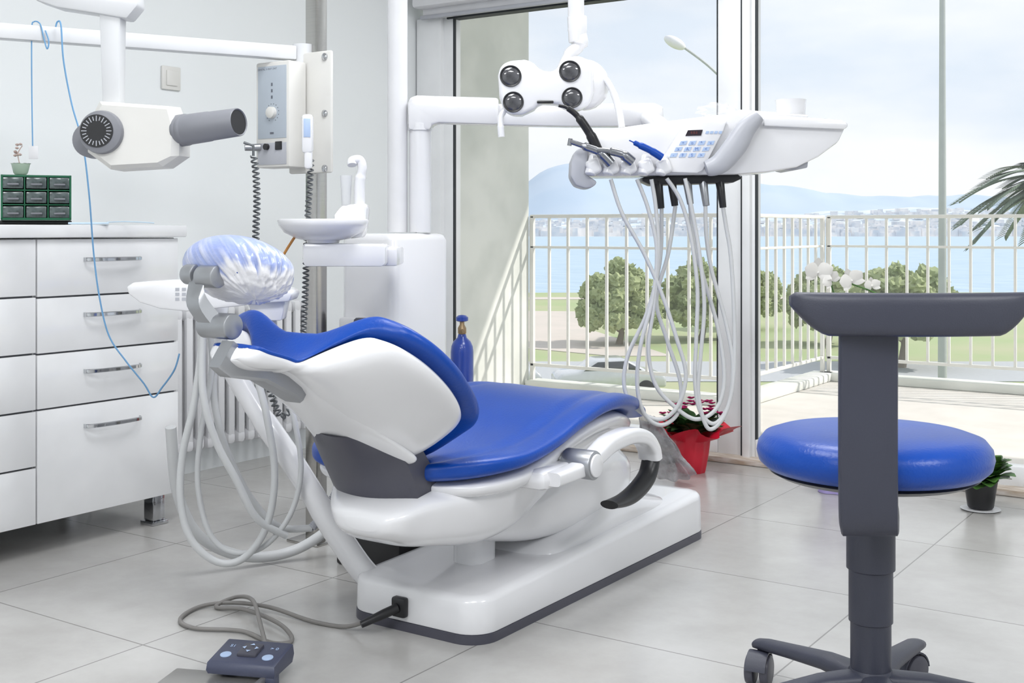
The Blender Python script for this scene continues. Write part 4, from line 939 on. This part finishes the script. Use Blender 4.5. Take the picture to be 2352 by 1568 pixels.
def car(lat, dist, yaw, lab):
    M = FR(lat, dist, GZ + .03, 1, yaw); o = top('car', lab, 'car', M.translation)
    side = [(-2.1, .35), (-2.12, .75), (-1.9, .92), (-1.25, .98), (-.6, 1.40), (.55, 1.43), (1.35, 1.0), (1.95, .88), (2.1, .7), (2.1, .35)]
    mk('car_body', G(M).prism([Vector((p[0], 0, p[1])) for p in side], -.85, .85, .12, 3), CARPAINT, o, ang=60)
    win = [(-1.1, 1.0), (-.55, 1.34), (.5, 1.37), (1.15, 1.02)]
    mk('car_window', G(M).prism([Vector((p[0], 0, p[1])) for p in win], -.86, .86, .02), CARGLASS, o)
    for dx in (-1.3, 1.3):
        for dy in (-.8, .8): mk('wheel', G(M).cyl((dx, dy - .1, .32), (dx, dy + .1, .32), .32, seg=24, bev=.03), RUBBER, o)
car(3.7, 46, 6, 'silver hatchback parked by the lawn'); car(-1.0, 46.5, 6, 'silver hatchback parked behind another car')
D = 30
o = top('street_lamp', 'grey street lamp with curved arm and white head', 'street lamp', st(5.6, D, GZ))
mk('pole', G().cyl(st(5.6, D, GZ), st(5.6, D, 4.2), .10, .06), GALV, o)
mk('lamp_arm', G().tube(spl([st(5.6, D, 4.1), st(5.4, D, 4.5), st(4.9, D, 5.0), st(4.3, D, 5.45)], 8), .035, 8), GALV, o)
mk('lamp_head', G().ico(st(4.08, D, 5.56), (.30, .16, .14), 3, rot=Matrix.Rotation(rad(34), 3, 'Z') @ Matrix.Rotation(rad(28), 3, 'Y')), WHITE2, o)
mk('utility_pole', G().cyl(st(8.99, 25, GZ), st(8.99, 25, 8), .105, .05), GALV, label='tall thin grey metal pole outside the balcony', cat='pole')
o = top('palm_tree', 'palm tree with long drooping fronds', 'palm tree', st(9.25, 20, GZ)); cp = st(9.25, 20, 1.75)
mk('trunk', G().tube([st(9.35, 20, GZ), st(9.3, 20, -1), cp - Vector((0, 0, .1))], [.28, .22, .2], 12), BARK, o)
g = G(); random.seed(3)
for i in range(54):
    q = 2 * math.pi * i / 54 + random.uniform(-.1, .1); e = random.uniform(-.35, .9); L = random.uniform(1.1, 1.75); d = Vector((math.cos(q), math.sin(q), e)).normalized()
    pts = [cp + d * L * t - Vector((0, 0, 1)) * L * .50 * t * t for t in [j / 18 for j in range(19)]]; g.tube(pts, .015, 5)
    for j in range(2, 19):
        for sd_ in (-1, 1):
            side = d.cross(Vector((0, 0, 1))).normalized() * sd_
            for h2 in (0, .5):
                p_ = pts[j] if h2 == 0 or j == 18 else (pts[j] + pts[j + 1]) / 2
                g.quadleaf(p_, side * .6 + d * .9 + Vector((0, 0, -.3)), .36 * (1 - .4 * j / 18), .026, .2)
mk('fronds', g, PALM, o)

# ------------------------------------------------------------------ WORLD, LIGHTS, CAMERA
w = bpy.data.worlds.new('sky'); bpy.context.scene.world = w; w.use_nodes = True
N = w.node_tree.nodes; L = w.node_tree.links; bg = N['Background']
tc = N.new('ShaderNodeTexCoord'); mp = N.new('ShaderNodeMapping'); mp.inputs['Scale'].default_value = (1, 1, 3.2)
L.new(tc.outputs['Generated'], mp.inputs[0])
n = N.new('ShaderNodeTexNoise'); n.inputs['Scale'].default_value = 3.2; n.inputs['Detail'].default_value = 7; n.inputs['Roughness'].default_value = .5
L.new(mp.outputs[0], n.inputs['Vector'])
cr = N.new('ShaderNodeValToRGB'); cr.color_ramp.elements[0].position = .38; cr.color_ramp.elements[1].position = .60
cr.color_ramp.elements[0].color = (.69, .77, .87, 1); cr.color_ramp.elements[1].color = (.89, .91, .94, 1)
L.new(n.outputs['Fac'], cr.inputs['Fac']); L.new(cr.outputs['Color'], bg.inputs['Color']); bg.inputs['Strength'].default_value = 1.12
sun = bpy.data.lights.new('sun', 'SUN'); sun.energy = 3.3; sun.angle = rad(.8); sun.color = (1, .95, .88)
so = bpy.data.objects.new('sun', sun); COL.objects.link(so); so.rotation_euler = Vector((-.8, -.55, -.85)).to_track_quat('-Z', 'Y').to_euler()
for i, (x_, y_, e) in enumerate(((-1.6, 1.7, 25), (-.2, .4, 33), (-1.5, 3.3, 25), (1.4, 1.8, 42), (-1.2, -.9, 42))):  # fill lights added to brighten the room, no fixtures behind them
    al = bpy.data.lights.new('fill_light', 'AREA'); al.shape = 'RECTANGLE'; al.size = .8; al.size_y = .8; al.energy = e; al.color = (.97, .985, 1)
    ao = bpy.data.objects.new('fill_light', al); COL.objects.link(ao); ao.location = (x_, y_, 2.47)
sc_ = bpy.context.scene
sc_.view_settings.view_transform = 'Standard'; sc_.view_settings.look = 'None'
cam = bpy.data.cameras.new('camera'); co = bpy.data.objects.new('camera', cam); COL.objects.link(co)
co.location = (0, 0, .9); co.rotation_euler = (rad(90), 0, rad(34)); cam.sensor_width = 36; cam.lens = 36 * 2749 / 2352
cam.shift_y = -(784 - 525) / 2352; cam.clip_end = 6000; cam.clip_start = .05
sc_.camera = co
